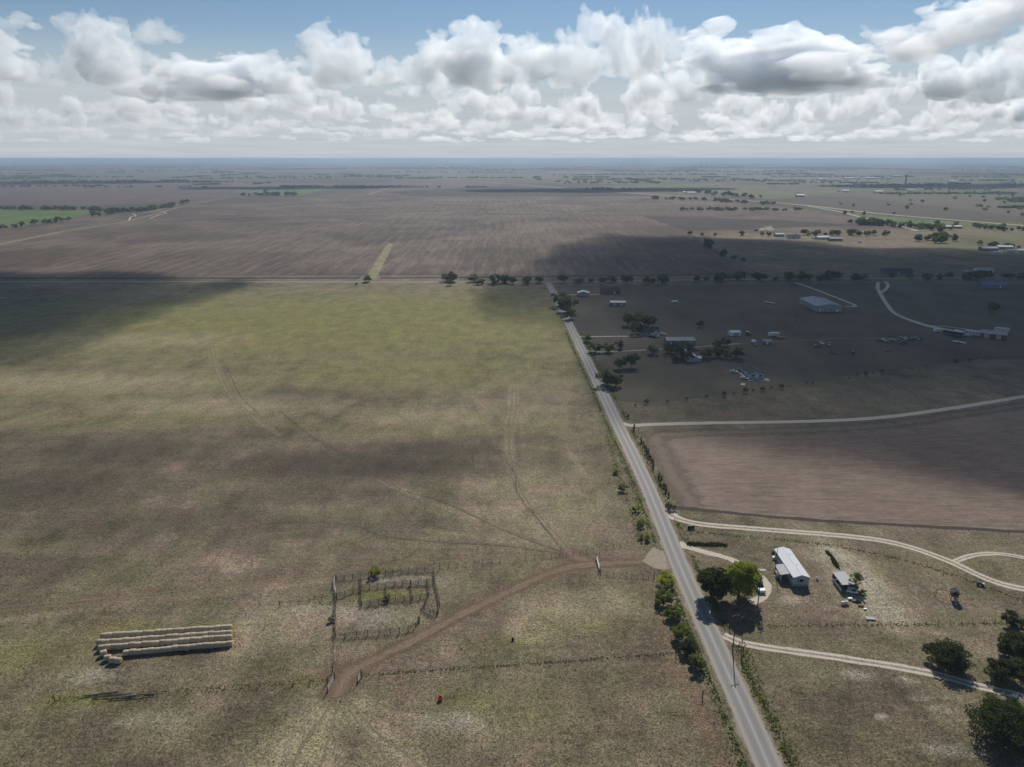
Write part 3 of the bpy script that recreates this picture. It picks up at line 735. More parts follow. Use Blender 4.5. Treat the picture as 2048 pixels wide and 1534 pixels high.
shade_cloud([(78, 330, 46), (115, 340, 66), (165, 335, 74), (215, 318, 84), (275, 300, 98), (345, 285, 115), (430, 290, 135), (85, 420, 50), (130, 440, 88), (220, 440, 115), (330, 440, 135), (460, 460, 155), (80, 520, 50), (105, 560, 75), (200, 560, 135), (330, 580, 155),
             (480, 600, 175), (640, 560, 205), (-2, 640, 55), (0, 600, 48), (8, 695, 62), (-12, 725, 50), (22, 555, 36), (42, 480, 34), (46, 400, 30), (50, 345, 24), (40, 640, 70), (90, 700, 105), (200, 700, 145), (330, 720, 165), (480, 760, 175), (640, 760, 205), (55, 780, 66), (130, 850, 115), (250, 880, 155), (400, 900, 155), (150, 980, 105), (230, 1040, 125), (340, 1020, 135), (190, 1130, 75), (560, 880, 135)],
            'wide cumulus cloud overhead shading the homesteads beside the road', 24, 41)
shade_cloud([(-295, 680, 60), (-335, 640, 80), (-335, 560, 66), (-350, 480, 60), (-335, 425, 44), (-430, 560, 135), (-430, 690, 115), (-600, 600, 205), (-450, 450, 90)], 'cumulus cloud overhead shading the far corner of the pasture', 20, 42)
for i, (px, py, r, lab) in enumerate([(1160, 381, 330, 'dark fields before the highway'), (560, 376, 300, 'land behind the creek'), (80, 366, 420, 'brown land far beyond the creek'), (1900, 372, 420, 'wooded land past the town')]):  # clouds out of view, added to darken patches of the far plain
    x, y = at(px, py)
    shade_cloud([(x, y, r * .7), (x + r, y + r * .2, r * .6), (x - r * .9, y - r * .1, r * .55), (x + r * 1.7, y + r * .5, r * .4)], 'unseen cumulus cloud added to shade the ' + lab, r / 5, 50 + i)


# ------------------------------------------------------------------ the air over the land
def haze():
    b = MB(); b.box(-80000, 80000, -6000, 80000, -1.0, 126.0)
    n = b.mesh('haze', vapour('thin_blue_haze', 1.0e-4, (0.47, 0.60, 0.78), 0.2))
    return tag(link('haze', n), kind='stuff')


haze()

# ------------------------------------------------------------------ trees and other growth
def leaf_material(name, a, b, glow=0.35, s=0.5):
    n = NT(name)
    no = n.noise(n.pos(), s, 3, 0.6); oi = n.node('ShaderNodeObjectInfo').outputs['Random']
    col = n.mix(n.rng(n.math('ADD', n.math('MULTIPLY', no, 0.75), n.math('MULTIPLY', oi, 0.25)), 0.3, 0.75), a, b)
    d = n.node('ShaderNodeBsdfDiffuse'); n.put(col, d.inputs[0])
    t = n.node('ShaderNodeBsdfTranslucent'); n.put(n.mix(0.35, col, (0.30, 0.34, 0.06)), t.inputs[0])
    m = n.node('ShaderNodeMixShader'); m.inputs[0].default_value = glow
    n.t.links.new(d.outputs[0], m.inputs[1]); n.t.links.new(t.outputs[0], m.inputs[2]); n.t.links.new(m.outputs[0], n.out.inputs[0])
    n.t.nodes.remove(n.p)
    return n.m


M_bark = plain('rough_bark', (0.10, 0.080, 0.060), 0.95, 0, 0.1, 0.4, 3)
L_dark = leaf_material('dark_oak_leaf', (0.026, 0.042, 0.018), (0.066, 0.088, 0.034), 0.22)
L_lime = leaf_material('yellow_green_leaf', (0.20, 0.24, 0.030), (0.46, 0.48, 0.060), 0.60)
L_mid = leaf_material('mid_green_leaf', (0.085, 0.120, 0.036), (0.195, 0.235, 0.068), 0.5)
L_cedar = leaf_material('cedar_leaf', (0.032, 0.046, 0.024), (0.075, 0.092, 0.044), 0.25)
L_far = leaf_material('far_tree_leaf', (0.050, 0.068, 0.032), (0.120, 0.145, 0.062), 0.42, 0.12)
L_weed = leaf_material('roadside_weed_leaf', (0.060, 0.115, 0.028), (0.135, 0.210, 0.050), 0.45, 0.3)
L_dry = leaf_material('dry_grass_blade', (0.12, 0.105, 0.055), (0.28, 0.235, 0.145), 0.45, 0.15)
L_yel = leaf_material('yellow_weed_leaf', (0.16, 0.16, 0.045), (0.29, 0.27, 0.08), 0.5, 0.3)


def quads(P, size, r, up=0.0):
    n = len(P); nrm = r.normal(size=(n, 3)); nrm[:, 2] += up; nrm /= np.linalg.norm(nrm, axis=1)[:, None]
    a = np.cross(nrm, r.normal(size=(n, 3))); a /= np.linalg.norm(a, axis=1)[:, None]; b = np.cross(nrm, a)
    s = (size * r.uniform(0.6, 1.3, n))[:, None]
    V = np.stack([P - a * s * .5 - b * s * .3, P + a * s * .5 - b * s * .2, P + a * s * .35 + b * s * .4, P - a * s * .4 + b * s * .3], 1).reshape(-1, 3)
    return V, np.arange(4 * n).reshape(n, 4)


def crown_points(r, clumps, nleaf, rx, ry, z0, z1, shape='round'):
    """leaf positions gathered in clumps through the crown"""
    cs = []
    while len(cs) < clumps:
        p = r.uniform(-1, 1, 3); q = np.linalg.norm(p)
        if q > 1 or q < 0.35: continue
        if shape == 'cone' and np.hypot(p[0], p[1]) > 0.95 * (1 - (p[2] + 1) / 2) ** 0.7 + 0.12: continue
        if shape == 'dome' and p[2] < -0.55: continue
        cs.append(p)
    cs = np.array(cs); k = r.randint(clumps, size=nleaf)
    rc_ = r.uniform(0.20, 0.36, clumps)[k]
    d = r.normal(size=(nleaf, 3)); d /= np.linalg.norm(d, axis=1)[:, None]
    u = cs[k] + d * (rc_ * r.uniform(0.35, 1, nleaf) ** 0.5)[:, None]
    P = np.empty_like(u); P[:, 0] = u[:, 0] * rx; P[:, 1] = u[:, 1] * ry; P[:, 2] = (z0 + z1) / 2 + u[:, 2] * (z1 - z0) / 2
    return P, cs


def trunk_mesh(b, r, h, rad, rx, z0, z1, limbs, cs=None):
    top = z0 + (z1 - z0) * 0.55
    b.tube([(0, 0, -0.15), (r.uniform(-.1, .1), r.uniform(-.1, .1), z0 * 0.6), (r.uniform(-.3, .3), r.uniform(-.3, .3), top)], [rad * 1.25, rad, rad * 0.35], 7)
    for i in range(limbs):
        a = 2 * math.pi * i / limbs + r.uniform(-.4, .4); q = r.uniform(.5, .85)
        zs = z0 * r.uniform(0.55, 1.0) + 0.2
        e = (math.cos(a) * rx * q, math.sin(a) * rx * q, z0 + (z1 - z0) * r.uniform(0.35, 0.8))
        b.tube([(0, 0, zs), (e[0] * .45, e[1] * .45, zs + (e[2] - zs) * .6), e], [rad * 0.55, rad * 0.32, rad * 0.08], 5)


def tree(name, label, px, h, rx, mat, cat='tree', ry=None, z0=None, leaf=0.34, n=6000, clumps=46, shape='round', seed=0, rad=0.22, limbs=6, xy=None, group=None, trunk=True):
    r = np.random.RandomState(seed); ry = ry or rx; z0 = h * 0.2 if z0 is None else z0
    x, y = xy or at(*px)
    o = empty(name, label, cat, (x, y, 0), 0, group)
    P, cs = crown_points(r, clumps, n, rx, ry, z0, h, shape)
    P[:, 2] = np.maximum(P[:, 2], 0.05)
    me = np_mesh('crown', *quads(P, leaf, r, 0.4)); me.materials.append(mat); link('crown', me, o)
    if trunk:
        b = MB(); trunk_mesh(b, r, h, rad, rx, max(z0, 0.5), h, limbs); b.build('trunk', M_bark, o)
    return o


# the two yard trees and the evergreens at the corner of the land
tree('oak_tree', 'dark round live oak nearest the road beside the yellow-green tree', (1426, 1195), 9.2, 4.4, L_dark, n=11000, leaf=0.42, clumps=60, z0=1.0, seed=1, rad=0.4)
tree('elm_tree', 'bright yellow-green shade tree spreading over the home yard', (1477, 1195), 11.2, 5.3, L_lime, n=13000, leaf=0.40, clumps=64, z0=1.6, seed=2, rad=0.38, ry=5.0)
tree('juniper_tree', 'dark bushy juniper standing alone above the two-track drive', (1893, 1327), 5.4, 4.7, L_cedar, n=11000, leaf=0.34, clumps=70, z0=0.2, seed=3, shape='dome')
tree('juniper_tree', 'largest dark green juniper below the two-track drive', (2014, 1478), 6.8, 7.0, L_cedar, n=16000, leaf=0.38, clumps=95, z0=0.2, seed=4, shape='dome')
tree('juniper_tree', 'round juniper touching the upper edge of the two-track drive', (2002, 1358), 4.8, 3.6, L_cedar, n=6000, leaf=0.33, clumps=36, z0=0.2, seed=5, shape='dome')
tree('juniper_tree', 'tall juniper in the clump beside the far fence end', (2036, 1316), 5.8, 4.8, L_cedar, n=10000, leaf=0.36, clumps=65, z0=0.2, seed=6, shape='dome')
tree('juniper_tree', 'second juniper of the clump, behind the round one', (2066, 1350), 5.6, 4.6, L_cedar, n=6000, leaf=0.38, clumps=40, z0=0.2, seed=7, shape='dome')
tree('juniper_bush', 'small juniper half hiding the curved white canoe', (2023, 1250), 3.6, 2.7, L_cedar, 'bush', n=3500, leaf=0.3, clumps=30, z0=0.1, seed=8, shape='dome', rad=0.12)
tree('mesquite_tree', 'thin feathery young tree growing beside the open shed', (1709, 1180), 6.0, 1.9, L_mid, n=1500, leaf=0.30, clumps=26, z0=0.7, seed=9, rad=0.09)
tree('bush', 'small green bush between the open shed and the pale rubble', (1725, 1190), 1.6, 1.3, L_mid, 'bush', n=700, leaf=0.24, clumps=14, z0=0.05, seed=10, rad=0.05, limbs=3)
tree('bush', 'yellow-green bush at the back fence of the cattle pens', (749, 1150), 2.6, 2.0, L_lime, 'bush', n=1300, leaf=0.26, clumps=20, z0=0.3, seed=11, rad=0.08)
tree('bush', 'small bush inside the cattle pens by the middle rail', (774, 1201), 1.8, 1.2, L_mid, 'bush', n=500, leaf=0.24, clumps=12, z0=0.1, seed=12, rad=0.05)
tree('bush', 'low green bush against the outer rail of the cattle pens', (664, 1241), 1.4, 1.1, L_weed, 'bush', n=450, leaf=0.22, clumps=12, z0=0.05, seed=13, rad=0.05)
for i, (px, h, rx, mat, lab) in enumerate([
        ((1330, 1172), 4.6, 2.8, L_lime, 'leafy bright bush at the road edge beside the pale apron'), ((1327, 1208), 3.8, 2.6, L_mid, 'green bush hanging over the blue stock tank'),
        ((1347, 1236), 3.2, 2.2, L_mid, 'loose olive bush below the stock tank'), ((1364, 1278), 3.6, 2.6, L_mid, 'rounded bush midway down the roadside thicket'),
        ((1376, 1306), 3.4, 2.2, L_cedar, 'dark bush low in the roadside thicket'), ((1392, 1336), 3.2, 2.0, L_mid, 'last bush of the roadside thicket, nearest the viewer')]):
    tree('roadside_bush', lab, px, h, rx, mat, 'bush', n=3200, leaf=0.28, clumps=30, z0=0.1, seed=20 + i, shape='dome', rad=0.1, group='bushes along the road ditch')
for i, (px, h, rx, lab) in enumerate([((1246, 982), 2.6, 1.9, 'first small bush in the ditch beyond the stub fence'), ((1272, 1022), 2.0, 1.6, 'middle small bush in the ditch beyond the apron'), ((1283, 1052), 2.2, 1.9, 'yellowish bush in the ditch next the wire fence end'),
                                     ((1289, 1078), 2.4, 1.8, 'bush in the ditch right above the pale apron'), ((1341, 1018), 2.6, 1.7, 'bush at the mouth of the long driveway'), ((1232, 948), 1.6, 1.2, 'tiny farthest bush in the ditch')]):
    tree('ditch_bush', lab, px, h, rx, [L_mid, L_lime][i % 2], 'bush', n=1200, leaf=0.28, clumps=18, z0=0.05, seed=40 + i, shape='dome', rad=0.07, group='bushes along the road ditch')

# prototypes for small and distant trees: trunk and crown in one mesh
def proto(seed, h, rx, mat, n, leaf, clumps, shape='round', z0=None, rad=0.2):
    r = np.random.RandomState(seed); z0 = h * 0.18 if z0 is None else z0
    P, cs = crown_points(r, clumps, n, rx, rx, z0, h, shape); P[:, 2] = np.maximum(P[:, 2], 0.05)
    V, F = quads(P, leaf, r, 0.4)
    b = MB(); b.tube([(0, 0, -0.2), (0, 0, z0 + (h - z0) * .5)], [rad, rad * .5], 5, False)
    V2 = np.array(b.v); F2 = np.array(b.f) + len(V)
    me = np_mesh('tree', np.concatenate([V, V2]), np.concatenate([F, F2]))
    me.materials.append(mat); me.materials.append(M_bark)
    mi = np.zeros(len(me.polygons), np.int32); mi[len(F):] = 1; me.polygons.foreach_set('material_index', mi)
    return me


R_tree = [proto(60 + i, 7.0, 4.2, [L_far, L_mid, L_far, L_far][i], 900, 0.85, 26) for i in range(4)]
R_far = [proto(70 + i, 7.0, 4.6, L_far, 240, 1.7, 16) for i in range(4)]
R_sap = [proto(80 + i, 2.8, 0.62, L_cedar, 260, 0.30, 14, 'cone', 0.15, 0.05) for i in range(3)]
R_jun = [proto(90 + i, 2.4, 1.25, L_cedar, 260, 0.40, 14, 'dome', 0.1, 0.08) for i in range(3)]


def plant(name, mesh, x, y, k, label, cat, group, kz=None):
    o = link(name, mesh, None, (x, y, 0), rnd.uniform(0, 6.28)); o.scale = (k, k, kz or k * rnd.uniform(0.85, 1.15))
    return tag(o, label, cat, group)


ORD = ['first', 'second', 'third', 'fourth', 'fifth', 'sixth', 'seventh', 'eighth', 'ninth', 'tenth', 'eleventh', 'twelfth', 'thirteenth', 'fourteenth', 'fifteenth', 'sixteenth', 'seventeenth', 'eighteenth', 'nineteenth', 'twentieth', 'twenty-first', 'twenty-second', 'twenty-third', 'twenty-fourth', 'twenty-fifth', 'twenty-sixth', 'twenty-seventh', 'twenty-eighth', 'twenty-ninth', 'thirtieth']
for i, (cx, cy_) in enumerate([(780, 505), (805, 545), (828, 592), (845, 625), (862, 655), (880, 690), (900, 728), (918, 760), (922, 798), (990, 925), (1015, 980), (1052, 1030), (1072, 1080), (1105, 1140), (625, 210), (697, 350)]):
    x, y = at(1150 + cx / 5.9, 800 + cy_ / 5.9)
    plant('sapling', R_sap[i % 3], x, y, rnd.uniform(0.8, 1.1), 'dark columnar sapling, %s in the row beside the road from the lane' % ORD[i] if i < 14 else ['dark sapling on the corner before the lane', 'short sapling right below the lane mouth'][i - 14], 'sapling', 'saplings planted along the road')
for i, (px, py) in enumerate([(1271, 813), (1293, 808), (1335, 805), (1374, 800), (1413, 795), (1448, 792), (1468, 788), (1490, 786), (1507, 783), (1525, 782), (1542, 777), (1562, 777), (1580, 772), (1613, 767), (1625, 767), (1698, 757), (1714, 752), (1731, 752), (1745, 748), (1764, 747), (1792, 743), (1824, 738), (1852, 734), (1911, 727), (1926, 724), (1939, 723), (1951, 720)]):
    x, y = at(px, py); big = px in (1293, 1448, 1490, 1525, 1562, 1731, 1764, 1911, 1939)
    plant('juniper_bush', R_jun[i % 3], x, y, rnd.uniform(0.85, 1.15) if big else rnd.uniform(0.45, 0.65), '%s juniper in the fence row behind the lane' % ORD[i] + (', one of the larger ones' if big else ', a small one'), 'bush', 'junipers along the fence behind the lane')

mid_trees = [(1255, 651, 25, 'at the side of the oak clump by the dark-roofed cottage'), (1280, 649, 33, 'tallest of the clump behind the dark-roofed cottage'), (1297, 652, 27, 'touching the dark roof of the cottage'), (1272, 668, 25, 'in front of the cottage clump'),
             (1400, 654, 16, 'standing alone in the grass behind the blue barn'), (1190, 704, 24, 'by the start of the barn drive'), (1217, 704, 23, 'second beside the barn drive'), (1240, 697, 18, 'behind the barn drive bend'), (1262, 735, 30, 'slender, below the barn drive'),
             (1175, 683, 18, 'at the mouth of the cottage drive'), (1232, 772, 26, 'large, leaning to the road'), (1214, 770, 38, 'tallest on the road edge below the drives'), (1238, 738, 22, 'thin, between the road and barn drive'), (1305, 708, 20, 'low beside the barn drive'),
             (1340, 706, 26, 'before the end wall of the blue barn'), (1365, 716, 34, 'between the blue barn and white-roofed house'), (1378, 722, 22, 'against the white-roofed house wall'), (1412, 716, 24, 'on the far side of the white-roofed house'), (1436, 714, 22, 'second beyond the white-roofed house'),
             (1450, 692, 18, 'small, behind the machinery yard'), (1475, 716, 28, 'broad, before the little hut'), (1433, 697, 18, 'by the barn end'), (1120, 612, 32, 'first along the road past the corner'), (1133, 625, 38, 'second along the road past the corner'), (1140, 638, 24, 'third along the road past the corner'),
             (1455, 717, 18, 'between the two broad ones near the hut'), (1350, 724, 14, 'low bush-like, before the white-roofed house'), (1985, 624, 18, 'yellowish, alone in the dim meadow')]
for i, (px, py, hp, lab) in enumerate(mid_trees):
    x, y = at(px, py); v = (py - 767) / 1420; h = hp * (EYE / (math.sin(PITCH) + v * math.cos(PITCH))) / 1420 * 0.88
    plant('homestead_tree', R_tree[i % 4], x, y, h / 7.0, 'shaded tree ' + lab, 'tree', 'trees around the homesteads')


def tree_row(pts, n, hp, label, group, jit=3.0, protos=R_tree, wide=1.0, name='row_tree'):
    L = [tuple(p) for p in smooth_line(ats(pts), 5)]; spots = []
    for i in range(n):
        x, y = L[int((i + rnd.uniform(0.1, 0.9)) / n * (len(L) - 1))]
        spots.append((x + rnd.uniform(-jit, jit), y + rnd.uniform(-jit, jit) * 1.6))
    spots.sort(key=lambda p: abs(p[0] - 40))
    for i, (x, y) in enumerate(spots):
        h = hp * rnd.uniform(0.45, 0.88) * math.hypot(y, EYE) / 1420
        lab = '%s %s, counted from the road side' % (ORD[i], label) if n <= 20 else label
        plant(name, protos[i % 4], x, y, h / 7.0 * wide, lab, 'tree', group, h / 7.0)


tree_row([(985, 566), (1095, 566)], 8, 20, 'shaded tree of the cross-road row before the road end', 'trees before the road end', 5)
tree_row([(1125, 566), (1345, 565)], 13, 20, 'shaded tree of the cross-road row behind the carport', 'trees behind the carport', 5)
tree_row([(1395, 563), (1530, 562)], 10, 20, 'shaded tree of the cross-road row at the track end', 'trees at the track end', 5)
tree_row([(1535, 562), (1730, 560)], 14, 22, 'shaded tree of the cross-road row behind the metal building', 'trees behind the metal building', 9)
tree_row([(1790, 560), (1890, 559)], 4, 20, 'shaded tree along the cross road between drive and hedge', 'trees by the winding drive', 5)
tree_row([(1900, 559), (2060, 558)], 12, 20, 'shaded tree of the cross-road hedge before the blue house', 'hedge trees before the blue house', 5)
for i, (px, py, hp, lab) in enumerate([(735, 564, 15, 'lone round tree at the foot of the grass waterway'), (893, 562, 18, 'taller tree of the pair on the sunny cross road'), (904, 563, 20, 'second tree of the pair on the sunny cross road'), (900, 571, 12, 'low bush in front of the tree pair on the cross road'),
                                     (946, 564, 17, 'dark tree beside the pale bushes on the cross road'), (955, 569, 12, 'pale bush on the near side of the cross road'), (963, 569, 11, 'pale bush beside its twin on the cross road'), (989, 570, 10, 'small bush where cloud shade starts on the cross road'), (713, 570, 6, 'tiny shrub on the cross road verge')]):
    x, y = at(px, py); plant('tree', R_tree[(i + 1) % 4], x, y, hp * math.hypot(y, EYE) / 1420 / 7.0, lab, 'tree', None)
tree_row([(1405, 486), (1440, 503), (1470, 520), (1500, 535)], 7, 18, 'tree beside the field track above the cross road', 'trees by the field track', 12)
tree_row([(1375, 470), (1440, 470), (1600, 476)], 8, 11, 'tree in the sparse row behind the shaded meadow', 'sparse row behind the meadow', 10)
tree_row([(1610, 470), (1700, 470), (1780, 470)], 20, 13, 'tree in the row by the long white farm sheds', 'trees by the farm sheds', 12)
tree_row([(1722, 449), (1770, 449)], 30, 15, 'tree of the dense round grove on the ploughed field corner', 'round grove', 14)
tree_row([(1805, 455), (1860, 458), (1900, 462)], 26, 13, 'tree in the belt before the two white barn roofs', 'belt before the barns', 18)
tree_row([(1835, 480), (1870, 484), (1898, 478)], 14, 18, 'tree in the thicket at the meadow corner', 'meadow corner thicket', 16)
tree_row([(1905, 452), (2048, 462), (2200, 470)], 30, 12, 'tree in the belt below the highway end', 'belt below the highway', 18)
tree_row([(1970, 492), (2035, 498)], 9, 14, 'tree behind the cluttered white farmyard', 'trees behind the farmyard', 10)
tree_row([(-120, 419), (0, 419), (150, 420), (262, 424), (345, 413)], 74, 10, 'tree in the creek belt behind the green crop', 'creek belt trees', 14, R_far, 1.35)
tree_row([(362, 408), (380, 404)], 4, 9, 'tree at the tip of the creek belt', 'creek tip trees', 8, R_far, 1.2)
for i, (px, py) in enumerate([(8, 458), (30, 456), (45, 453), (70, 450), (92, 448), (100, 447), (115, 445), (125, 443), (137, 441), (186, 433), (197, 433), (215, 429), (222, 430)]):
    x, y = at(px, py); plant('hedge_tree', R_far[i % 4], x, y, 8.5 * math.hypot(y, EYE) / 1420 / 7.0 * rnd.uniform(0.8, 1.2), '%s round tree along the edge of the green crop, from the field corner' % ORD[i], 'tree', 'round trees along the green crop')
tree_row([(485, 391), (590, 391)], 20, 8, 'tree in the belt edging the distant green field', 'distant green field belt', 12, R_far, 1.4)
tree_row([(520, 384), (570, 378), (640, 372)], 10, 5, 'tree scattered behind the distant green field', 'scattered far trees', 20, R_far, 1.3)
tree_row([(1300, 398), (1420, 402), (1550, 410)], 30, 8, 'tree in the belt along the highway', 'highway belt trees', 25, R_far, 1.3)
tree_row([(1370, 385), (1470, 392), (1490, 396)], 24, 9, 'tree in the grove by the highway grain store', 'highway grove', 45, R_far, 1.3)


def far_woods():
    """distant copses and hedges that read as one mass"""
    r = np.random.RandomState(77); Vs = []; Fs = []; o = 0
    def put(x, y, h, w):
        nonlocal o
        k = 11; a = np.arange(k) * 2 * np.pi / k
        P = r.normal(size=(26, 3)); P /= np.linalg.norm(P, axis=1)[:, None]; P *= r.uniform(.5, 1, 26)[:, None]
        P = P * (w, w, h * .42) + (x, y, h * .55)
        V, F = quads(P, max(h * .55, w * .7), r, 0.3); Vs.append(V); Fs.append(F + o); o += len(V)
    # hedges and copses at growing distance
    for _ in range(190):
        y = 1750 * math.exp(r.uniform(0, 2.2) if r.uniform() < .35 else r.uniform(0.6, 2.2)); x = r.uniform(-0.85, 0.85) * y
        if y < 2400 and x < 0.16 * y and x > -0.4 * y: continue
        if y < 2100 and x < 0.2 * y: continue
        right = x > 0.15 * y
        n = int(r.uniform(14, 50) * (1.5 if right else 0.9)); a = r.choice([0, 0, 0, math.pi / 2, 0.3]); L = r.uniform(60, 700) * (y / 3000) ** .7
        for i in range(n):
            t = r.uniform(-.5, .5) * L
            put(x + math.cos(a) * t + r.normal() * 10, y + math.sin(a) * t + r.normal() * 14, r.uniform(4, 7.5), r.uniform(5, 10) * (y / 2500) ** .5)
    # scattered single trees in the settled country to the east
    for _ in range(150):
        y = 1200 * math.exp(r.uniform(0, 1.3)); x = r.uniform(0.42, 0.85) * y
        if y < 1600 and x < .66 * y: continue
        put(x, y, r.uniform(5, 9), r.uniform(3.5, 6))
    me = np_mesh('distant_woods', np.concatenate(Vs), np.concatenate(Fs)); me.materials.append(L_far)
    return tag(link('distant_woods', me), 'scattered woods and hedges fading into the haze', 'woods', None, 'stuff')


far_woods()


def blades(name, X, Y, hmin, hmax, wide, mat, label, seed, per=3):
    """short leaning blades, three to a tuft"""
    r = np.random.RandomState(seed); n = len(X)
    B = np.stack([X, Y, np.zeros(n)], 1); B = np.repeat(B, per, 0); m = n * per
    a = r.uniform(0, 2 * np.pi, m); h = r.uniform(hmin, hmax, m); w = wide * r.uniform(.6, 1.3, m)
    d = np.stack([np.cos(a), np.sin(a), np.zeros(m)], 1); e = np.stack([-np.sin(a), np.cos(a), np.zeros(m)], 1)
    V = np.stack([B - d * (w * .5)[:, None], B + d * (w * .5)[:, None], B + e * (h * r.uniform(.1, .9, m))[:, None] + d * (w * r.uniform(-.5, .5, m))[:, None] + np.array((0, 0, 1.)) * h[:, None]], 1).reshape(-1, 3)
    me = np_mesh(name, V, np.arange(3 * m).reshape(m, 3)); me.materials.append(mat)
    return tag(link(name, me), label, None, None, 'stuff')


def road_x(y): return np.interp(y, [p[1] for p in ROAD], [p[0] for p in ROAD])


r_ = np.random.RandomState(3)
N = 70000
y_ = 75 + (r_.uniform(0, 1, N) ** 1.5) * 300; x_ = r_.uniform(-0.95, 0.95, N) * (y_ * 0.78 + 20)
ok = np.abs(x_ - road_x(y_)) > 4.2
ok &= ~((x_ > 60) & (y_ > 212) & (y_ < 320))
x_, y_ = x_[ok], y_[ok]
blades('dry_grass', x_, y_, 0.05, 0.18, 0.26, L_dry, 'sparse dry grass tufts over the pasture', 4)
N = 7000
y_ = 80 + (r_.uniform(0, 1, N) ** 1.3) * 420; side = np.where(r_.uniform(size=N) < 0.55, -1, 1)
x_ = road_x(y_) + side * (4.4 + np.abs(r_.normal(size=N)) * 1.1)
ok = ~((side < 0) & (y_ > 188) & (y_ < 206)) & ~((side > 0) & (((y_ > 222) & (y_ < 232)) | ((y_ > 198) & (y_ < 207)) | ((y_ > 155) & (y_ < 161)) | ((y_ > 308) & (y_ < 320))))
clump = np.sin(y_ * 0.7) + np.sin(y_ * 0.23 + side) + r_.normal(size=N) * .7
ok &= clump > -0.9 - 0.5 * (side < 0)
blades('roadside_weeds', x_[ok], y_[ok], 0.12, 0.42, 0.42, L_weed, 'green weeds in clumps along both road verges', 5)


def weed_line(pts, n, spread, hmin, hmax, mat, label, seed):
    r = np.random.RandomState(seed); L = np.array(smooth_line(ats(pts), 1.0)); k = r.randint(len(L), size=n)
    blades('fence_weeds', L[k, 0] + r.normal(size=n) * spread, L[k, 1] + r.normal(size=n) * spread, hmin, hmax, 0.45, mat, label, seed)


weed_line([(1500, 1252), (1640, 1250), (1760, 1250), (1900, 1248), (2005, 1246)], 230, 0.35, 0.10, 0.34, L_yel, 'yellowish weeds grown along the home paddock fence', 6)
weed_line([(730, 1351), (900, 1338), (1100, 1325), (1350, 1306)], 420, 0.3, 0.08, 0.24, L_dry, 'dry weeds along the near cross fence', 7)
weed_line([(1385, 1064), (1500, 1074), (1650, 1089), (1800, 1118), (1950, 1165), (2040, 1200)], 350, 0.45, 0.12, 0.4, L_mid, 'green weeds along the long driveway fence', 8)
weed_line([(110, 1400), (200, 1398), (300, 1388), (420, 1378), (650, 1362)], 300, 0.7, 0.08, 0.28, L_yel, 'weeds along the fence below the hay bales', 9)
weed_line([(1215, 872), (1232, 930), (1250, 990), (1283, 1080)], 420, 0.9, 0.15, 0.5, L_yel, 'weeds along the wire fence beside the road ditch', 10)
weed_line([(1378, 1088), (1400, 1089), (1448, 1090)], 380, 0.45, 0.3, 0.8, L_dark, 'dark hedge-like strip of tall weeds by the home drive', 11)
weed_line([(1485, 1290), (1510, 1370), (1560, 1470), (1590, 1540)], 350, 0.9, 0.12, 0.45, L_yel, 'yellow-green weeds along the near roadside fence', 12)
weed_line([(1655, 1105), (1667, 1120), (1675, 1135)], 250, 0.3, 0.2, 0.6, L_dark, 'dark weeds edging the pale rubble patch', 13)
L_straw = leaf_material('loose_straw_blade', (0.30, 0.20, 0.07), (0.52, 0.38, 0.16), 0.2, 0.8)
weed_line([(466, 1264), (473, 1272), (478, 1283), (470, 1296)], 420, 0.8, 0.012, 0.04, L_straw, 'loose yellow straw scattered at the ends of the bale rows', 14)
weed_line([(1030, 1262), (1050, 1255), (1070, 1262), (1050, 1272)], 420, 1.6, 0.012, 0.04, L_straw, 'ring of spilled straw in the paddock', 15)

# ------------------------------------------------------------------ materials of made things
M_whiteroof = ribbed('white_metal_roof', (0.56, 0.58, 0.60), 3, 0.6, 0.0, 0.10)
M_greyroof = ribbed('pale_grey_metal_roof', (0.36, 0.37, 0.38), 3, 0.7, 0.0, 0.2)
M_blueroof = ribbed('blue_grey_metal_roof', (0.15, 0.20, 0.28), 3, 0.65, 0.0, 0.15)
M_galv = ribbed('galvanised_sheet', (0.30, 0.31, 0.33), 4, 0.35, 0.6, 0.25)
M_shingle = plain('dark_shingle', (0.055, 0.055, 0.062), 0.9, 0, 0.1, 0.3, 2)
M_brownshingle = plain('brown_shingle', (0.085, 0.065, 0.055), 0.9, 0, 0.1, 0.3, 2)
M_siding = ribbed('grey_white_siding', (0.40, 0.43, 0.47), 4, 0.7, 0.0, 0.12)
M_bluewall = ribbed('blue_steel_wall', (0.13, 0.17, 0.25), 4, 0.5, 0.1, 0.15)
M_greenwall = ribbed('pale_steel_wall', (0.30, 0.33, 0.33), 4, 0.5, 0.1, 0.15)
M_tanwall = plain('tan_wall', (0.30, 0.26, 0.20), 0.85)
M_brick = plain('brown_brick_wall', (0.16, 0.105, 0.08), 0.9, 0, 0.1, 0.35, 4)
M_redwall = ribbed('barn_red_wall', (0.16, 0.045, 0.038), 4, 0.7, 0.0, 0.3)
M_white = plain('white_paint', (0.72, 0.72, 0.70), 0.5, 0, 0.4, 0.08)
M_skirt = plain('grey_skirting', (0.30, 0.31, 0.32), 0.8)
M_glass = plain('dark_glass', (0.02, 0.024, 0.03), 0.08, 0, 0.6, 0.2)
M_wood = plain('weathered_wood', (0.17, 0.135, 0.10), 0.9, 0, 0.1, 0.35, 4)
M_pole = plain('brown_treated_pole', (0.115, 0.075, 0.048), 0.9, 0, 0.1, 0.3, 2)
M_greypole = plain('silvered_pole', (0.26, 0.24, 0.22), 0.9, 0, 0.1, 0.3, 2)
M_cedarwood = plain('reddish_play_wood', (0.22, 0.11, 0.07), 0.8, 0, 0.2, 0.3, 3)
M_darkmetal = plain('dark_pipe', (0.060, 0.055, 0.052), 0.6, 0.3, 0.3, 0.3, 3)
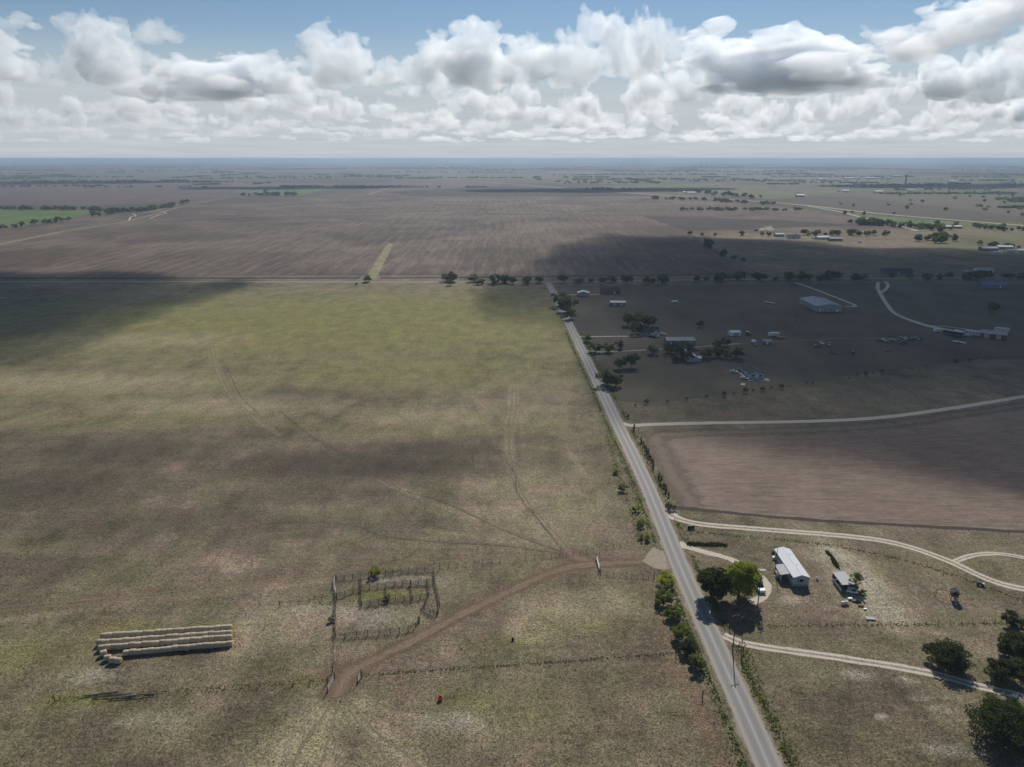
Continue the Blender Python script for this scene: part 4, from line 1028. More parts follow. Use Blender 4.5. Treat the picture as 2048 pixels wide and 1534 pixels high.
M_lightmetal = plain('galvanised_pipe', (0.40, 0.40, 0.40), 0.6, 0.1, 0.3, 0.15, 3)
M_rust = plain('rusty_steel', (0.15, 0.075, 0.045), 0.9, 0.1, 0.2, 0.4, 4)
M_black = plain('black_plastic', (0.020, 0.020, 0.024), 0.85, 0, 0.15, 0.3, 3)
M_tyre = plain('tyre_rubber', (0.022, 0.022, 0.022), 0.85, 0, 0.2, 0.3, 3)
M_conc = plain('pale_concrete', (0.40, 0.39, 0.37), 0.9, 0, 0.2, 0.12, 1)
M_redtub = plain('red_plastic', (0.55, 0.030, 0.035), 0.45, 0, 0.4, 0.15)
M_bluetub = plain('blue_plastic', (0.035, 0.13, 0.24), 0.5, 0, 0.4, 0.2)
M_tarp = plain('blue_tarp', (0.05, 0.13, 0.42), 0.6, 0, 0.3, 0.3, 2)
M_green_paint = plain('green_tractor_paint', (0.10, 0.22, 0.17), 0.5, 0, 0.4, 0.15)
M_red_paint = plain('red_tractor_paint', (0.35, 0.05, 0.03), 0.5, 0, 0.4, 0.15)
M_beam = plain('amber_lamp_lens', (0.5, 0.45, 0.35), 0.2, 0, 0.5, 0.1)


# ------------------------------------------------------------------ round hay bales
def bale_mesh(seed):
    r = random.Random(seed); b = MB(); seg = 20; prof = [(0.0, -0.74), (0.40, -0.755), (0.70, -0.74), (0.76, -0.66), (0.775, -0.3), (0.78, 0.0), (0.775, 0.3), (0.76, 0.66), (0.70, 0.74), (0.40, 0.755), (0.0, 0.74)]
    vs = []
    for ri, h in prof:
        for k in range(seg):
            q = 2 * math.pi * k / seg; rr = ri * (1 + 0.03 * math.sin(3 * q + seed) + r.uniform(-.012, .012)); sag = 0.96 if math.sin(q) < -0.5 else 1.0
            vs.append((h + r.uniform(-.012, .012), rr * math.cos(q), rr * math.sin(q) * sag + 0.745))
    n = len(prof)
    for i in range(n - 1):
        b.cur = 1 if i < 2 or i >= n - 3 else 0
        b.add([], []); b.f += [(i * seg + k, i * seg + (k + 1) % seg, (i + 1) * seg + (k + 1) % seg, (i + 1) * seg + k) for k in range(seg)]; b.mi += [b.cur] * seg
    b.v = vs
    return b


def bale_materials():
    n = NT('net_wrapped_hay'); oc = n.node('ShaderNodeTexCoord').outputs['Object']
    st = n.noise(n.scale(oc, 3.0, 0.5, 0.5), 3.0, 4, 0.65); oi = n.node('ShaderNodeObjectInfo').outputs['Random']
    col = n.mix(n.math('ADD', n.math('MULTIPLY', st, 0.7), n.math('MULTIPLY', oi, 0.3)), (0.30, 0.25, 0.175), (0.52, 0.45, 0.345))
    n.bump(n.noise(oc, 9, 3, 0.7), 0.6, 0.05); a = n.done(col, 0.9, spec=0.15)
    n = NT('cut_hay_end'); oc = n.node('ShaderNodeTexCoord').outputs['Object']
    w = n.node('ShaderNodeTexWave', wave_type='RINGS', rings_direction='X'); n.put(n.scale(oc, 1, 1, 1), w.inputs[0]); w.inputs['Scale'].default_value = 3; w.inputs['Distortion'].default_value = 4
    col = n.mix(w.outputs[1], (0.36, 0.24, 0.085), (0.56, 0.40, 0.17)); n.bump(n.noise(oc, 14, 3, 0.7), 0.8, 0.05)
    return a, n.done(col, 0.95, spec=0.1)


M_hay, M_hayend = bale_materials()
BALES = [bale_mesh(s).mesh('hay_bale', M_hay, M_hayend, smooth=True) for s in range(4)]


def bale(x, y, rz, label, i):
    o = link('hay_bale', BALES[i % 4], None, (x, y, rnd.uniform(-0.02, 0.02)), rz + rnd.uniform(-.04, .04)); k = rnd.uniform(.95, 1.04); o.scale = (1, k, k)
    tag(o, label, 'hay bale', 'round hay bales stacked in rows')


for nm, (xa, ya), (xb, yb), n in (('back', (208.5, 1276.5), (459, 1259), 22), ('second', (203, 1289.5), (459, 1270), 22), ('third', (204, 1300), (459, 1279), 22), ('front', (254, 1310), (459, 1292), 18)):
    A = Vector(at(xa, ya)); B = Vector(at(xb, yb)); d = B - A; ang = math.atan2(d.y, d.x)
    for i in range(n):
        p = B - d * (i / (n - 1)); nv = Vector((-d.y, d.x)).normalized() * rnd.uniform(-.10, .10)
        bale(p.x + nv.x, p.y + nv.y, ang, 'tan round hay bale, %s from the straw-strewn end of the %s row' % (ORD[i], nm), i + rnd.randrange(4))
for i, (px, py, a, lab) in enumerate([(208, 1311, 0.5, 'loose round hay bale behind the other three strays'), (216, 1320, 0.3, 'stray hay bale turned between two others'), (226.5, 1325, 0.1, 'stray hay bale joined to the nearest one'), (237, 1326, 0.05, 'nearest stray hay bale showing its yellow end')]):
    x, y = at(px, py); bale(x, y, a, lab, i)


# ------------------------------------------------------------------ fences, gates, pens
def post_mesh(h, r, mat, seg=6):
    b = MB(); b.tube([(0, 0, -0.3), (0.01, 0, h)], [r, r * 0.85], seg); return b.mesh('post', mat)


P_wood = post_mesh(1.35, 0.075, M_wood); P_pipe = post_mesh(1.7, 0.055, M_darkmetal); P_tee = post_mesh(1.3, 0.045, M_darkmetal, 4); P_big = post_mesh(1.9, 0.13, M_pole, 8)


def fence(label, pts, spacing, mesh, h=1.2, wires=4, rail=None, big_ends=True):
    L = [Vector(p) for p in ats(pts)]; o = empty('fence', label, 'fence', (L[0].x, L[0].y, 0))
    b = MB(); base = L[0]
    for i in range(len(L) - 1):
        d = L[i + 1] - L[i]; n = max(1, round(d.length / spacing))
        for k in range(n + (1 if i == len(L) - 2 else 0)):
            p = L[i] + d * (k / n)
            end = big_ends and (i == 0 and k == 0 or i == len(L) - 2 and k == n)
            c = link('post', P_big if end else mesh, o, (p.x - base.x, p.y - base.y, 0), rnd.uniform(0, 3)); c.rotation_euler = (rnd.uniform(-.05, .05), rnd.uniform(-.05, .05), rnd.uniform(0, 3)); s = rnd.uniform(.9, 1.1); c.scale = (1, 1, s)
        A, B = L[i] - base, L[i + 1] - base
        for w in range(wires):
            z = h * (w + 1) / wires * 0.98
            m = max(1, n)
            pts3 = [(A.x + (B.x - A.x) * t / m, A.y + (B.y - A.y) * t / m, z + rnd.uniform(-.02, .02)) for t in range(m + 1)]
            b.tube(pts3, 0.028 if rail else 0.008, 4, False)
    b.build('rail' if rail else 'wire', rail or M_darkmetal, o)
    return o


fence('wire fence along the lower side of the long driveway', [(1382, 1064), (1500, 1073), (1600, 1082), (1700, 1095), (1800, 1117), (1880, 1141), (1960, 1168), (2044, 1203)], 3.6, P_tee)
fence('wood-post fence closing the home paddock above the two-track drive', [(1478, 1252), (1640, 1251), (1780, 1250), (1900, 1248), (2012, 1246)], 3.2, P_wood)
fence('wire fence between the stubble field and the long driveway', [(1350, 1019), (1420, 1027), (1600, 1043), (1800, 1055), (2080, 1072)], 5.0, P_tee, big_ends=False)
fence('post fence across the pasture meeting the road ditch', [(880, 1137), (1000, 1124), (1120, 1112), (1160, 1107), (1200, 1101), (1240, 1092), (1282, 1080)], 2.6, P_wood)
fence('short post fence below the pale gate', [(1201, 1149), (1240, 1152), (1275, 1155), (1308, 1157)], 1.8, P_wood, 1.2, 3, M_wood)
fence('near cross fence from the gateway to the thicket', [(724, 1355), (900, 1341), (1100, 1326), (1352, 1308)], 4.0, P_tee)
fence('fence below the hay bales running to the gateway', [(110, 1404), (300, 1392), (450, 1378), (655, 1366)], 4.0, P_wood)
fence('wire fence from the pens down to the gateway', [(668, 1268), (667, 1300), (668, 1328), (665, 1345)], 2.4, P_wood)
fence('wire fence from the bale yard toward the pens', [(560, 1212), (620, 1204), (668, 1198)], 3.0, P_wood)
fence('roadside fence along the ditch beside the big pasture', [(1140, 690), (1165, 760), (1190, 812), (1213, 865), (1232, 925), (1252, 990), (1283, 1078)], 4.5, P_tee)
fence('near fence between the road verge and the bare paddock', [(1486, 1304), (1508, 1360), (1536, 1420), (1580, 1520), (1600, 1560)], 3.6, P_tee)
fence('near fence along the ditch of the front pasture', [(1405, 1395), (1430, 1450), (1465, 1534), (1475, 1560)], 3.6, P_tee)
fence('small open stock pen on the pasture beside the road', [(1150, 741), (1095, 740), (1087, 738), (1086, 730), (1150, 727)], 2.0, P_pipe, 1.3, 2, M_darkmetal, False)
fence('fence behind the junipers of the fence row', [(1262, 816), (1448, 793), (1625, 768), (1792, 744), (1955, 721), (2080, 704)], 6.0, P_tee, big_ends=False)
fence('yard fence behind the mobile home', [(1392, 1076), (1392, 1062)], 3, P_tee, big_ends=False)
fence('cross fence between mobile home and long driveway', [(1574, 1092), (1635, 1094)], 3.0, P_tee, big_ends=False)


def pens():
    f = lambda p: at(620 + p[0] / 6.827, 1100 + p[1] / 6.827)
    runs = [[(360, 402), (470, 395), (585, 388), (695, 375), (805, 362), (850, 356), (940, 350), (1030, 345), (1130, 340)], [(1130, 340), (1245, 318), (1352, 305), (1460, 300), (1568, 295), (1690, 290)],
            [(1690, 290), (1698, 370), (1702, 450), (1722, 530), (1740, 600), (1765, 700), (1772, 780), (1750, 870), (1725, 905)], [(1702, 450), (1590, 462), (1480, 470), (1370, 478), (1262, 480), (1150, 484), (1040, 500), (925, 515), (812, 528), (700, 545)],
            [(695, 375), (700, 470), (700, 545), (700, 650), (705, 765)], [(700, 560), (590, 578), (480, 625), (368, 668)], [(705, 765), (822, 752), (940, 738), (1052, 710), (1170, 692), (1285, 684), (1400, 690), (1505, 668), (1620, 640)],
            [(1380, 478), (1400, 690)], [(1040, 500), (1052, 710)], [(1620, 640), (1625, 560), (1610, 470)], [(1620, 640), (1570, 760), (1510, 870), (1495, 985)], [(1725, 905), (1690, 890), (1640, 880), (1560, 820)],
            [(350, 402), (322, 500), (365, 615), (358, 700), (352, 820), (348, 950), (345, 1060), (350, 1180)], [(350, 1180), (480, 1205), (635, 1182), (790, 1165), (945, 1155), (1098, 1138), (1222, 1135), (1342, 1112), (1440, 1065), (1495, 985)]]
    base = Vector(f((700, 700))); o = empty('cattle_pens', 'dark pipe and panel cattle pens beside the dirt track', 'cattle pens', (base.x, base.y, 0))
    seen = set(); pm = post_mesh(1.75, 0.11, M_darkmetal)
    for ri, run in enumerate(runs):
        for i, p in enumerate(run):
            P = Vector(f(p)) - base; key = (round(P.x, 1), round(P.y, 1))
            if key not in seen:
                seen.add(key); link('post', pm, o, (P.x, P.y, 0))
            if i == 0: continue
            Q = Vector(f(run[i - 1])) - base; d = P - Q; b = MB()
            light = ri == 12 and i < 3
            for z in (0.25, 0.55, 0.85, 1.15, 1.5): b.tube([(Q.x, Q.y, z), (P.x, P.y, z)], 0.04, 4, False)
            n = max(2, int(d.length / 0.45))
            for k in range(1, n):
                q = Q + d * (k / n); b.tube([(q.x, q.y, 0.2), (q.x, q.y, 1.5)], 0.022, 3, False)
            b.build('panel', M_lightmetal if light else M_darkmetal, o)
    return o


pens()


def gate(label, a, b_, h=1.35, mat=None):
    A = Vector(at(*a)); B = Vector(at(*b_)); d = B - A; L = d.length; o = empty('gate', label, 'gate', (A.x, A.y, 0), math.atan2(d.y, d.x))
    b = MB(); b.tube([(0, 0, 0.2), (0, 0, h)], 0.035, 6); b.tube([(L, 0, 0.2), (L, 0, h)], 0.035, 6); b.tube([(L / 2, 0, 0.2), (L / 2, 0, h)], 0.025, 5); b.build('frame', M_lightmetal, o)
    for k in range(7):
        z = 0.22 + (h - 0.22) * k / 6; c = MB(); c.box(0, L, -0.02, 0.02, z - 0.03, z + 0.03); c.build('rail', mat or M_lightmetal, o)
    link('post', P_big, o, (-0.2, 0, 0)); link('post', P_big, o, (L + 0.2, 0, 0))
    return o


gate('pale pipe gate swung open at the near gateway, fence side', (669, 1358), (656, 1384)); gate('pale pipe gate swung open at the near gateway, pasture side', (722, 1352), (716, 1366)); gate('tall pale gate where the dirt track leaves the apron', (1193, 1118), (1199, 1142), 1.5)


def logs():
    x, y = at(240, 1392); o = empty('timber_pile', 'dark heap of old poles and rails below the hay bales', 'timber pile', (x, y, 0))
    for i in range(9):
        b = MB(); L = rnd.uniform(4, 9); b.tube([(-L / 2, 0, 0), (L / 2, 0, 0.1)], rnd.uniform(.08, .15), 6)
        c = b.build('pole', [M_wood, M_darkmetal, M_greypole][i % 3], o, (rnd.uniform(-5, 5), rnd.uniform(-.8, .8), 0.12 + 0.18 * (i // 4)), 0.11 + rnd.uniform(-.08, .08))


logs()


# ------------------------------------------------------------------ utility poles
def upole(label, px, h, mat, r=0.15, arm=True, can=False, arm_rot=0.3):
    x, y = at(*px); o = empty('utility_pole', label, 'utility pole', (x, y, 0))
    b = MB(); b.tube([(0, 0, -0.5), (0, 0, h)], [r, r * 0.65], 8); b.build('shaft', mat, o)
    if arm:
        c = MB(); c.box(-1.1, 1.1, -0.05, 0.05, h - 0.75, h - 0.62); c.build('crossarm', M_wood, o, (0, 0.17, 0), arm_rot)
        for k in (-1.0, -0.45, 0.45, 1.0):
            i = MB(); i.lathe([(0.03, 0), (0.06, 0.03), (0.05, 0.12), (0.02, 0.16)], 8); i.build('insulator', M_white, o, (k * math.cos(arm_rot), 0.17 + k * math.sin(arm_rot), h - 0.62))
    if can:
        t = MB(); t.lathe([(0.05, 0), (0.27, 0.03), (0.28, 0.85), (0.2, 0.95), (0.05, 1.0)], 12); t.build('transformer', M_greypole, o, (0.42, 0, h - 2.4))
        t = MB(); t.lathe([(0.05, 0), (0.27, 0.03), (0.28, 0.85), (0.2, 0.95), (0.05, 1.0)], 12); t.build('transformer', M_darkmetal, o, (-0.42, 0, h - 2.5))
    return Vector((x, y, h))


pA = upole('brown utility pole with transformers beside the parked pickup', (1515, 1214), 9.8, M_pole, 0.17, True, True)
pB = upole('dark utility pole between the road and the two-track drive', (1465, 1301), 11.0, M_pole, 0.16)
pC = upole('slim service pole at the far corner of the mobile home', (1549.5, 1146), 8.4, M_darkmetal, 0.12, False)
upole('short silvered pole beside the two-track drive mouth', (1482, 1306), 5.2, M_greypole, 0.14, False)
pF = upole('utility pole standing in the shaded meadow below the junk rows', (1746, 722), 9, M_pole, 0.16)
upole('utility pole in the shaded meadow before the metal building', (1591, 645), 8, M_pole, 0.15)
for px, lab in (((1459, 1256), 'stubby gate post nearest the road at the paddock corner'), ((1468, 1256), 'second stubby gate post at the paddock corner')):
    x, y = at(*px); b = MB(); b.lathe([(0.15, -0.3), (0.14, 2.2), (0.16, 2.25), (0.05, 2.45)], 8); tag(b.build('gate_post', M_pole, None, (x, y, 0)), lab, 'post')


def wire(name, label, a, b_, sag=0.8, r=0.014):
    m = MB(); n = 14; pts = [a.lerp(b_, i / n) - Vector((0, 0, sag * 4 * (i / n) * (1 - i / n))) for i in range(n + 1)]
    m.tube(pts, r, 4, False); tag(m.build(name, M_black), label, 'cable')


wire('power_line', 'power line from the transformer pole to the roadside pole', pA, pB); wire('power_line', 'service line from the transformer pole to the mobile home', pA - Vector((0, 0, .5)), pC)


# ------------------------------------------------------------------ buildings
def building(name, label, cat, x, y, w, d, h, rise, wall, roof, rz=0.0, ridge='y', over=0.35, windows=(), doors=(), chimney=False, base=0.0, porch=None, group=None):
    """walls w by d (metres), gable roof; windows/doors: (side, along, width, height, sill)"""
    o = empty(name, label, cat, (x, y, 0), rz, group); X, Y = w / 2, d / 2
    b = MB()
    if ridge == 'y': b.prism([(-X, 0), (X, 0), (X, h), (0, h + rise), (-X, h)], -Y, Y, 'y')
    else: b.prism([(-Y, 0), (Y, 0), (Y, h), (0, h + rise), (-Y, h)], -X, X, 'x')
    b.build('wall', wall, o)
    t = 0.14; half, run = (X, Y) if ridge == 'y' else (Y, X)
    sl = rise / half; e = half + over
    rb = MB(); prof = [(-e, h - over * sl + 0.02), (0, h + rise + 0.02), (e, h - over * sl + 0.02), (e, h - over * sl + t), (0, h + rise + t), (-e, h - over * sl + t)]
    rb.prism(prof, -run - over, run + over, 'y' if ridge == 'y' else 'x'); r_o = rb.build('roof', roof, o)
    rc_ = MB(); rc_.box(*((-.14, .14, -run - over - .01, run + over + .01) if ridge == 'y' else (-run - over - .01, run + over + .01, -.14, .14)), h + rise + t - .03, h + rise + t + .05); rc_.build('ridge_cap', roof, r_o)
    if base:
        s = MB(); s.box(-X - .03, X + .03, -Y - .03, Y + .03, 0, base); s.build('skirting', M_skirt, o)

    def opening(nm, side, along, ww, hh, z, mat, frame):
        m = MB(); fr = MB(); th = 0.05
        if side in 'sn':
            sgn = -1 if side == 's' else 1; yy = sgn * Y
            m.box(along - ww / 2, along + ww / 2, *sorted((yy + sgn * .03, yy + sgn * .045)), z, z + hh)
            for q in ((along - ww / 2 - .08, along - ww / 2, z - .08, z + hh + .08), (along + ww / 2, along + ww / 2 + .08, z - .08, z + hh + .08), (along - ww / 2, along + ww / 2, z + hh, z + hh + .08), (along - ww / 2, along + ww / 2, z - .08, z)): fr.box(q[0], q[1], *sorted((yy + sgn * .005, yy + sgn * .07)), q[2], q[3])
        else:
            sgn = -1 if side == 'w' else 1; xx = sgn * X
            m.box(*sorted((xx + sgn * .03, xx + sgn * .045)), along - ww / 2, along + ww / 2, z, z + hh)
            for q in ((along - ww / 2 - .08, along - ww / 2, z - .08, z + hh + .08), (along + ww / 2, along + ww / 2 + .08, z - .08, z + hh + .08), (along - ww / 2, along + ww / 2, z + hh, z + hh + .08), (along - ww / 2, along + ww / 2, z - .08, z)): fr.box(*sorted((xx + sgn * .005, xx + sgn * .07)), q[0], q[1], q[2], q[3])
        p = m.build(nm, mat, o); fr.build('frame', frame, p)
    for s_, al, ww, hh, z in windows: opening('window', s_, al, ww, hh, z, M_glass, M_white)
    for s_, al, ww, hh, z in doors: opening('door', s_, al, ww, hh, z, M_white if ww < 2 else M_greyroof, M_skirt)
    if chimney:
        c = MB(); c.box(-.4, .4, -.4, .4, h, h + rise + .9); c.build('chimney', M_brick, r_o, (w * .2, d * .1, 0) if ridge == 'y' else (w * .2, .3, 0))
    return o


mh = building('mobile_home', 'long white-roofed mobile home with grey siding and side porch', 'mobile home', 84.85, 188.9, 4.6, 15.6, 3.0, 0.75, M_siding, M_whiteroof, 0, 'y', 0.22,
              windows=[('s', 0.1, 1.1, 1.0, 1.5), ('w', 6.2, 1.0, 1.0, 1.6), ('w', 4.0, 1.0, 1.0, 1.6), ('w', -6.2, 1.0, 1.0, 1.6), ('e', 5, 1.2, 1, 1.6), ('e', -4, 1.2, 1, 1.6), ('w', 2.0, 0.8, 0.8, 1.7)], doors=[('w', -2.6, 0.95, 2.0, 0.75)], base=0.75)
b = MB(); b.add([(-5.2, -5.5, 2.35), (-2.32, -5.5, 2.78), (-2.32, -0.1, 2.78), (-5.2, -0.1, 2.35), (-5.2, -5.5, 2.45), (-2.32, -5.5, 2.88), (-2.32, -0.1, 2.88), (-5.2, -0.1, 2.45)], [(3, 2, 1, 0), (4, 5, 6, 7), (0, 1, 5, 4), (1, 2, 6, 5), (2, 3, 7, 6), (3, 0, 4, 7)]); b.build('porch_roof', M_greyroof, mh)
b = MB(); b.box(-5.0, -2.34, -5.3, -0.3, 0.45, 0.58); b.build('porch_deck', M_wood, mh)
for q in (-5.3, -2.8, -0.3): b = MB(); b.box(-5.05, -4.93, q - .06, q + .06, 0, 2.42); b.build('porch_post', M_white, mh)
b = MB(); b.box(-5.0, -4.94, -5.2, -0.4, 1.2, 1.28); b.box(-5.0, -4.94, -5.2, -0.4, 0.85, 0.9); b.build('porch_rail', M_white, mh)
for k in range(3): b = MB(); b.box(-5.3 - .28 * k, -5.02 - .28 * k, -3.4, -2.2, 0, 0.42 - .13 * k); b.build('step', M_conc, mh)
for q in (3.5, -2.2): b = MB(); b.tube([(0.6, q, 3.3), (0.6, q, 4.05)], 0.09, 8); b.build('roof_vent', M_lightmetal, mh)
for q in (0.75, -0.75): b = MB(); b.box(q - .18, q + .18, -7.86, -7.835, 1.35, 2.6); b.build('shutter', M_bluewall, mh)

x, y = at(1560, 1146)
b = MB(); b.box(-4.2, -0.2, -.6, .6, 0.0, 0.07); tag(b.build('garden_slab', M_conc, None, (x - 3.5, y + 1.6, 0)), 'pale concrete slab path before the mobile home porch', 'slab')


def open_shed():
    o = empty('open_shed', 'lean-to shed with pale flat roof and open side', 'shed', (97.4, 181.5, 0))
    b = MB(); b.add([(-1.85, -3.3, 2.3), (1.85, -3.3, 2.55), (1.85, 3.4, 2.55), (-1.85, 3.4, 2.3), (-1.85, -3.3, 2.40), (1.85, -3.3, 2.65), (1.85, 3.4, 2.65), (-1.85, 3.4, 2.40)], [(3, 2, 1, 0), (4, 5, 6, 7), (0, 1, 5, 4), (1, 2, 6, 5), (2, 3, 7, 6), (3, 0, 4, 7)]); b.build('roof', M_greyroof, o)
    for sx in (-1.7, 1.7):
        for sy in (-3.1, 0, 3.2): b = MB(); b.box(sx - .07, sx + .07, sy - .07, sy + .07, 0, 2.3); b.build('post', M_wood, o)
    b = MB(); b.box(1.72, 1.78, -3.1, 3.2, 0.1, 2.4); b.build('back_wall', M_galv, o)
    b = MB(); b.box(-1.78, -1.72, -3.1, 3.2, 0.0, 0.85); b.build('low_wall', M_white, o)
    b = MB(); b.box(-1.6, 1.6, 3.2, 3.26, 0.1, 2.2); b.build('end_wall', M_galv, o)
    for i, (cx, cyy, s) in enumerate([(-.6, 1.8, .7), (.6, .6, .9), (-.3, -1.2, .6), (.9, 2.3, .8)]):
        b = MB(); b.box(-s / 2, s / 2, -s / 2, s / 2, 0, s * .9, .03); tag(b.build('crate', [M_wood, M_black, M_rust, M_skirt][i], None, (97.4 + cx, 181.5 + cyy, 0), i * .4), ['brown crate stored deep in the open shed', 'black crate in the middle of the open shed', 'rusty box near the open end of the shed', 'grey box in the back corner of the open shed'][i], 'crate')


open_shed()


# ------------------------------------------------------------------ vehicles
W_mesh = {}


def wheel(r, w):
    if (r, w) not in W_mesh:
        t = MB(); t.lathe([(r * .55, -w / 2), (r * .92, -w / 2), (r, -w * .35), (r, w * .35), (r * .92, w / 2), (r * .55, w / 2)], 14, axis='x')
        h = MB(); h.lathe([(r * .1, -w * .46), (r * .56, -w * .44), (r * .56, w * .44), (r * .1, w * .46)], 10, axis='x')
        W_mesh[(r, w)] = (t.mesh('tyre', M_tyre), h.mesh('rim', M_lightmetal))
    return W_mesh[(r, w)]


def add_wheels(o, spots, r, w):
    t, h = wheel(r, w)
    for x, y in spots:
        q = link('wheel', t, o, (x, y, r)); link('rim', h, q)


def car(name, label, cat, x, y, rz, paint, kind='sedan', group=None):
    """nose toward -y"""
    o = empty(name, label, cat, (x, y, 0), rz, group)
    if kind == 'pickup': body = [(-2.75, .45), (-2.75, .95), (-2.6, 1.08), (-1.35, 1.18), (2.75, 1.15), (2.75, .45)]; cab = [(-1.3, 1.18), (-.55, 1.85), (.75, 1.88), (.95, 1.17)]; W = .98
    elif kind == 'van': body = [(-2.5, .4), (-2.5, .9), (-2.3, 1.1), (-1.6, 1.25), (2.5, 1.3), (2.5, .4)]; cab = [(-1.6, 1.25), (-.9, 2.1), (2.35, 2.15), (2.48, 1.3)]; W = .97
    else: body = [(-2.25, .35), (-2.3, .7), (-2.1, .86), (-.95, .98), (1.5, 1.0), (2.25, .95), (2.3, .4)]; cab = [(-1.0, .97), (-.3, 1.46), (1.0, 1.48), (1.75, .99)]; W = .9
    b = MB(); n = len(body)
    b.prism([(p[0], p[1]) for p in body], -W, W, 'x'); bo = b.build('body', paint, o)
    md = bo.modifiers.new('soft', 'BEVEL'); md.width = 0.09; md.segments = 2; md.limit_method = 'ANGLE'
    g = MB(); t = .14; m = len(cab); zmax = max(p[1] for p in cab); zmin = min(p[1] for p in cab)
    ins = lambda p: t * (p[1] - zmin) / (zmax - zmin)
    vs = [(-W + .05 + ins(p), p[0], p[1]) for p in cab] + [(W - .05 - ins(p), p[0], p[1]) for p in cab]
    g.add(vs, [tuple(range(m)), tuple(range(2 * m - 1, m - 1, -1))] + [(i, i + m, (i + 1) % m + m, (i + 1) % m) for i in range(m)]); g.build('window', M_glass, o)
    r = MB(); a, c = cab[1], cab[2]; r.box(-W + .2, W - .2, a[0] + .02, c[0] - .02, zmax - .04, zmax + .05); r.build('roof', paint, o)
    for s in (-1, 1): pl = MB(); pl.box(s * (W - .11) - .03, s * (W - .11) + .03, (a[0] + c[0]) / 2 - .05, (a[0] + c[0]) / 2 + .05, zmin, zmax); pl.build('pillar', paint, o)
    if kind == 'pickup':
        k = MB(); k.box(-W + .12, W - .12, 1.0, 2.68, 1.152, 1.158); k.build('bed', M_black, o)
    nose = body[1][0]
    for s in (-1, 1): l = MB(); l.box(s * (W - .25) - .17, s * (W - .25) + .17, nose - .03, nose + .1, body[1][1] - .16, body[1][1]); l.build('headlight', M_beam, o)
    rr = .4 if kind == 'pickup' else .34
    add_wheels(o, [(-W + .06, nose * .64), (W - .06, nose * .64), (-W + .06, -nose * .62), (W - .06, -nose * .62)], rr, .24)
    return o


M_carw = plain('white_car_paint', (0.74, 0.75, 0.76), 0.25, 0, 0.5, 0.04); M_cargrey = plain('grey_car_paint', (0.22, 0.23, 0.25), 0.3, 0.3, 0.5, 0.1); M_carred = plain('faded_red_paint', (0.20, 0.05, 0.04), 0.6, 0, 0.3, 0.3); M_cardark = plain('dark_car_paint', (0.03, 0.032, 0.04), 0.6, 0, 0.2, 0.1); M_carblue = plain('faded_blue_paint', (0.07, 0.11, 0.19), 0.6, 0, 0.3, 0.2); M_cartan = plain('dull_tan_paint', (0.25, 0.21, 0.16), 0.6, 0, 0.3, 0.2)
x, y = at(1523, 1186); car('pickup_truck', 'white-roofed pickup parked nose-out under the yard trees', 'pickup', x, y + 2.2, 0.04, M_carw, 'pickup')
x, y = at(1468, 745); car('car', 'white car parked at the far end of the dark-roofed ranch house', 'car', x, y, 1.2, M_carw)
x, y = at(1489, 758); car('car', 'white car parked by the concrete pad of the ranch house', 'car', x, y, 1.0, M_carw)
x, y = at(1382, 697); car('car', 'white car tucked behind the white-roofed house', 'car', x, y, 1.4, M_carw)
x, y = at(1392, 700); car('car', 'pale car next to the white-roofed house corner', 'car', x, y, 1.5, M_cartan)
x, y = at(1325, 670); car('car', 'pale car beside the dark-roofed cottage', 'car', x, y, 1.5, M_carw)
x, y = at(1303, 674); car('car', 'dark car before the dark-roofed cottage', 'car', x, y, 1.4, M_cardark)
for i, (px, py, p, k, lab) in enumerate([(1758, 682, M_carred, 'sedan', 'first wreck, rust red'), (1767, 682, M_carw, 'sedan', 'second wreck, white'), (1776, 684, M_cartan, 'pickup', 'third wreck, tan pickup'), (1785, 682, M_cargrey, 'sedan', 'fourth wreck, grey'), (1801, 680, M_cartan, 'van', 'fifth wreck, tan van'), (1811, 679, M_carw, 'sedan', 'sixth wreck, white'), (1821, 681, M_carred, 'sedan', 'seventh wreck, red'), (1831, 679, M_cargrey, 'pickup', 'eighth wreck, grey pickup'), (1840, 678, M_cardark, 'sedan', 'last wreck, dark'), (1806, 688, M_carblue, 'van', 'blue van before the others'),
                                          (1643, 688, M_carw, 'sedan', 'pale wreck alone near the pole'), (1658, 691, M_cargrey, 'pickup', 'grey pickup behind the pale wreck'), (1776, 702, M_cartan, 'sedan', 'tan wreck out in the open grass'), (1668, 706, M_carblue, 'sedan', 'faded blue wreck in the weeds'), (1705, 709, M_carblue, 'van', 'blue van low in the weeds'), (1635, 694, M_rust, 'sedan', 'rusted hulk')]):
    x, y = at(px, py); car('junk_car', 'derelict vehicle in the junk rows: ' + lab, 'car', x, y, rnd.uniform(-.5, .5) + (1.57 if i % 3 == 0 else 0), p, k, 'derelict vehicles in the junk rows')


def tractor(label, px, rz, paint, k=1.0):
    x, y = at(*px); o = empty('tractor', label, 'tractor', (x, y, 0), rz); o.scale = (k, k, k)
    b = MB(); b.box(-.45, .45, -2.0, .1, .85, 1.6, .06); b.box(-.3, .3, -.1, 1.2, .7, 1.2); b.build('body', paint, o)
    b = MB(); b.box(-.7, .7, -.1, 1.3, 1.3, 2.55, .1); b.build('cab', M_glass, o); b = MB(); b.box(-.8, .8, -.2, 1.4, 2.55, 2.68); b.build('cab_roof', M_white, o)
    b = MB(); b.tube([(.25, -1.2, 1.6), (.25, -1.2, 2.4)], .05, 6); b.build('exhaust', M_black, o)
    t, h = wheel(.85, .45); [link('rim', h, link('wheel', t, o, (s * .95, .75, .85))) for s in (-1, 1)]
    t, h = wheel(.5, .3); [link('rim', h, link('wheel', t, o, (s * .75, -1.5, .5))) for s in (-1, 1)]
    return o


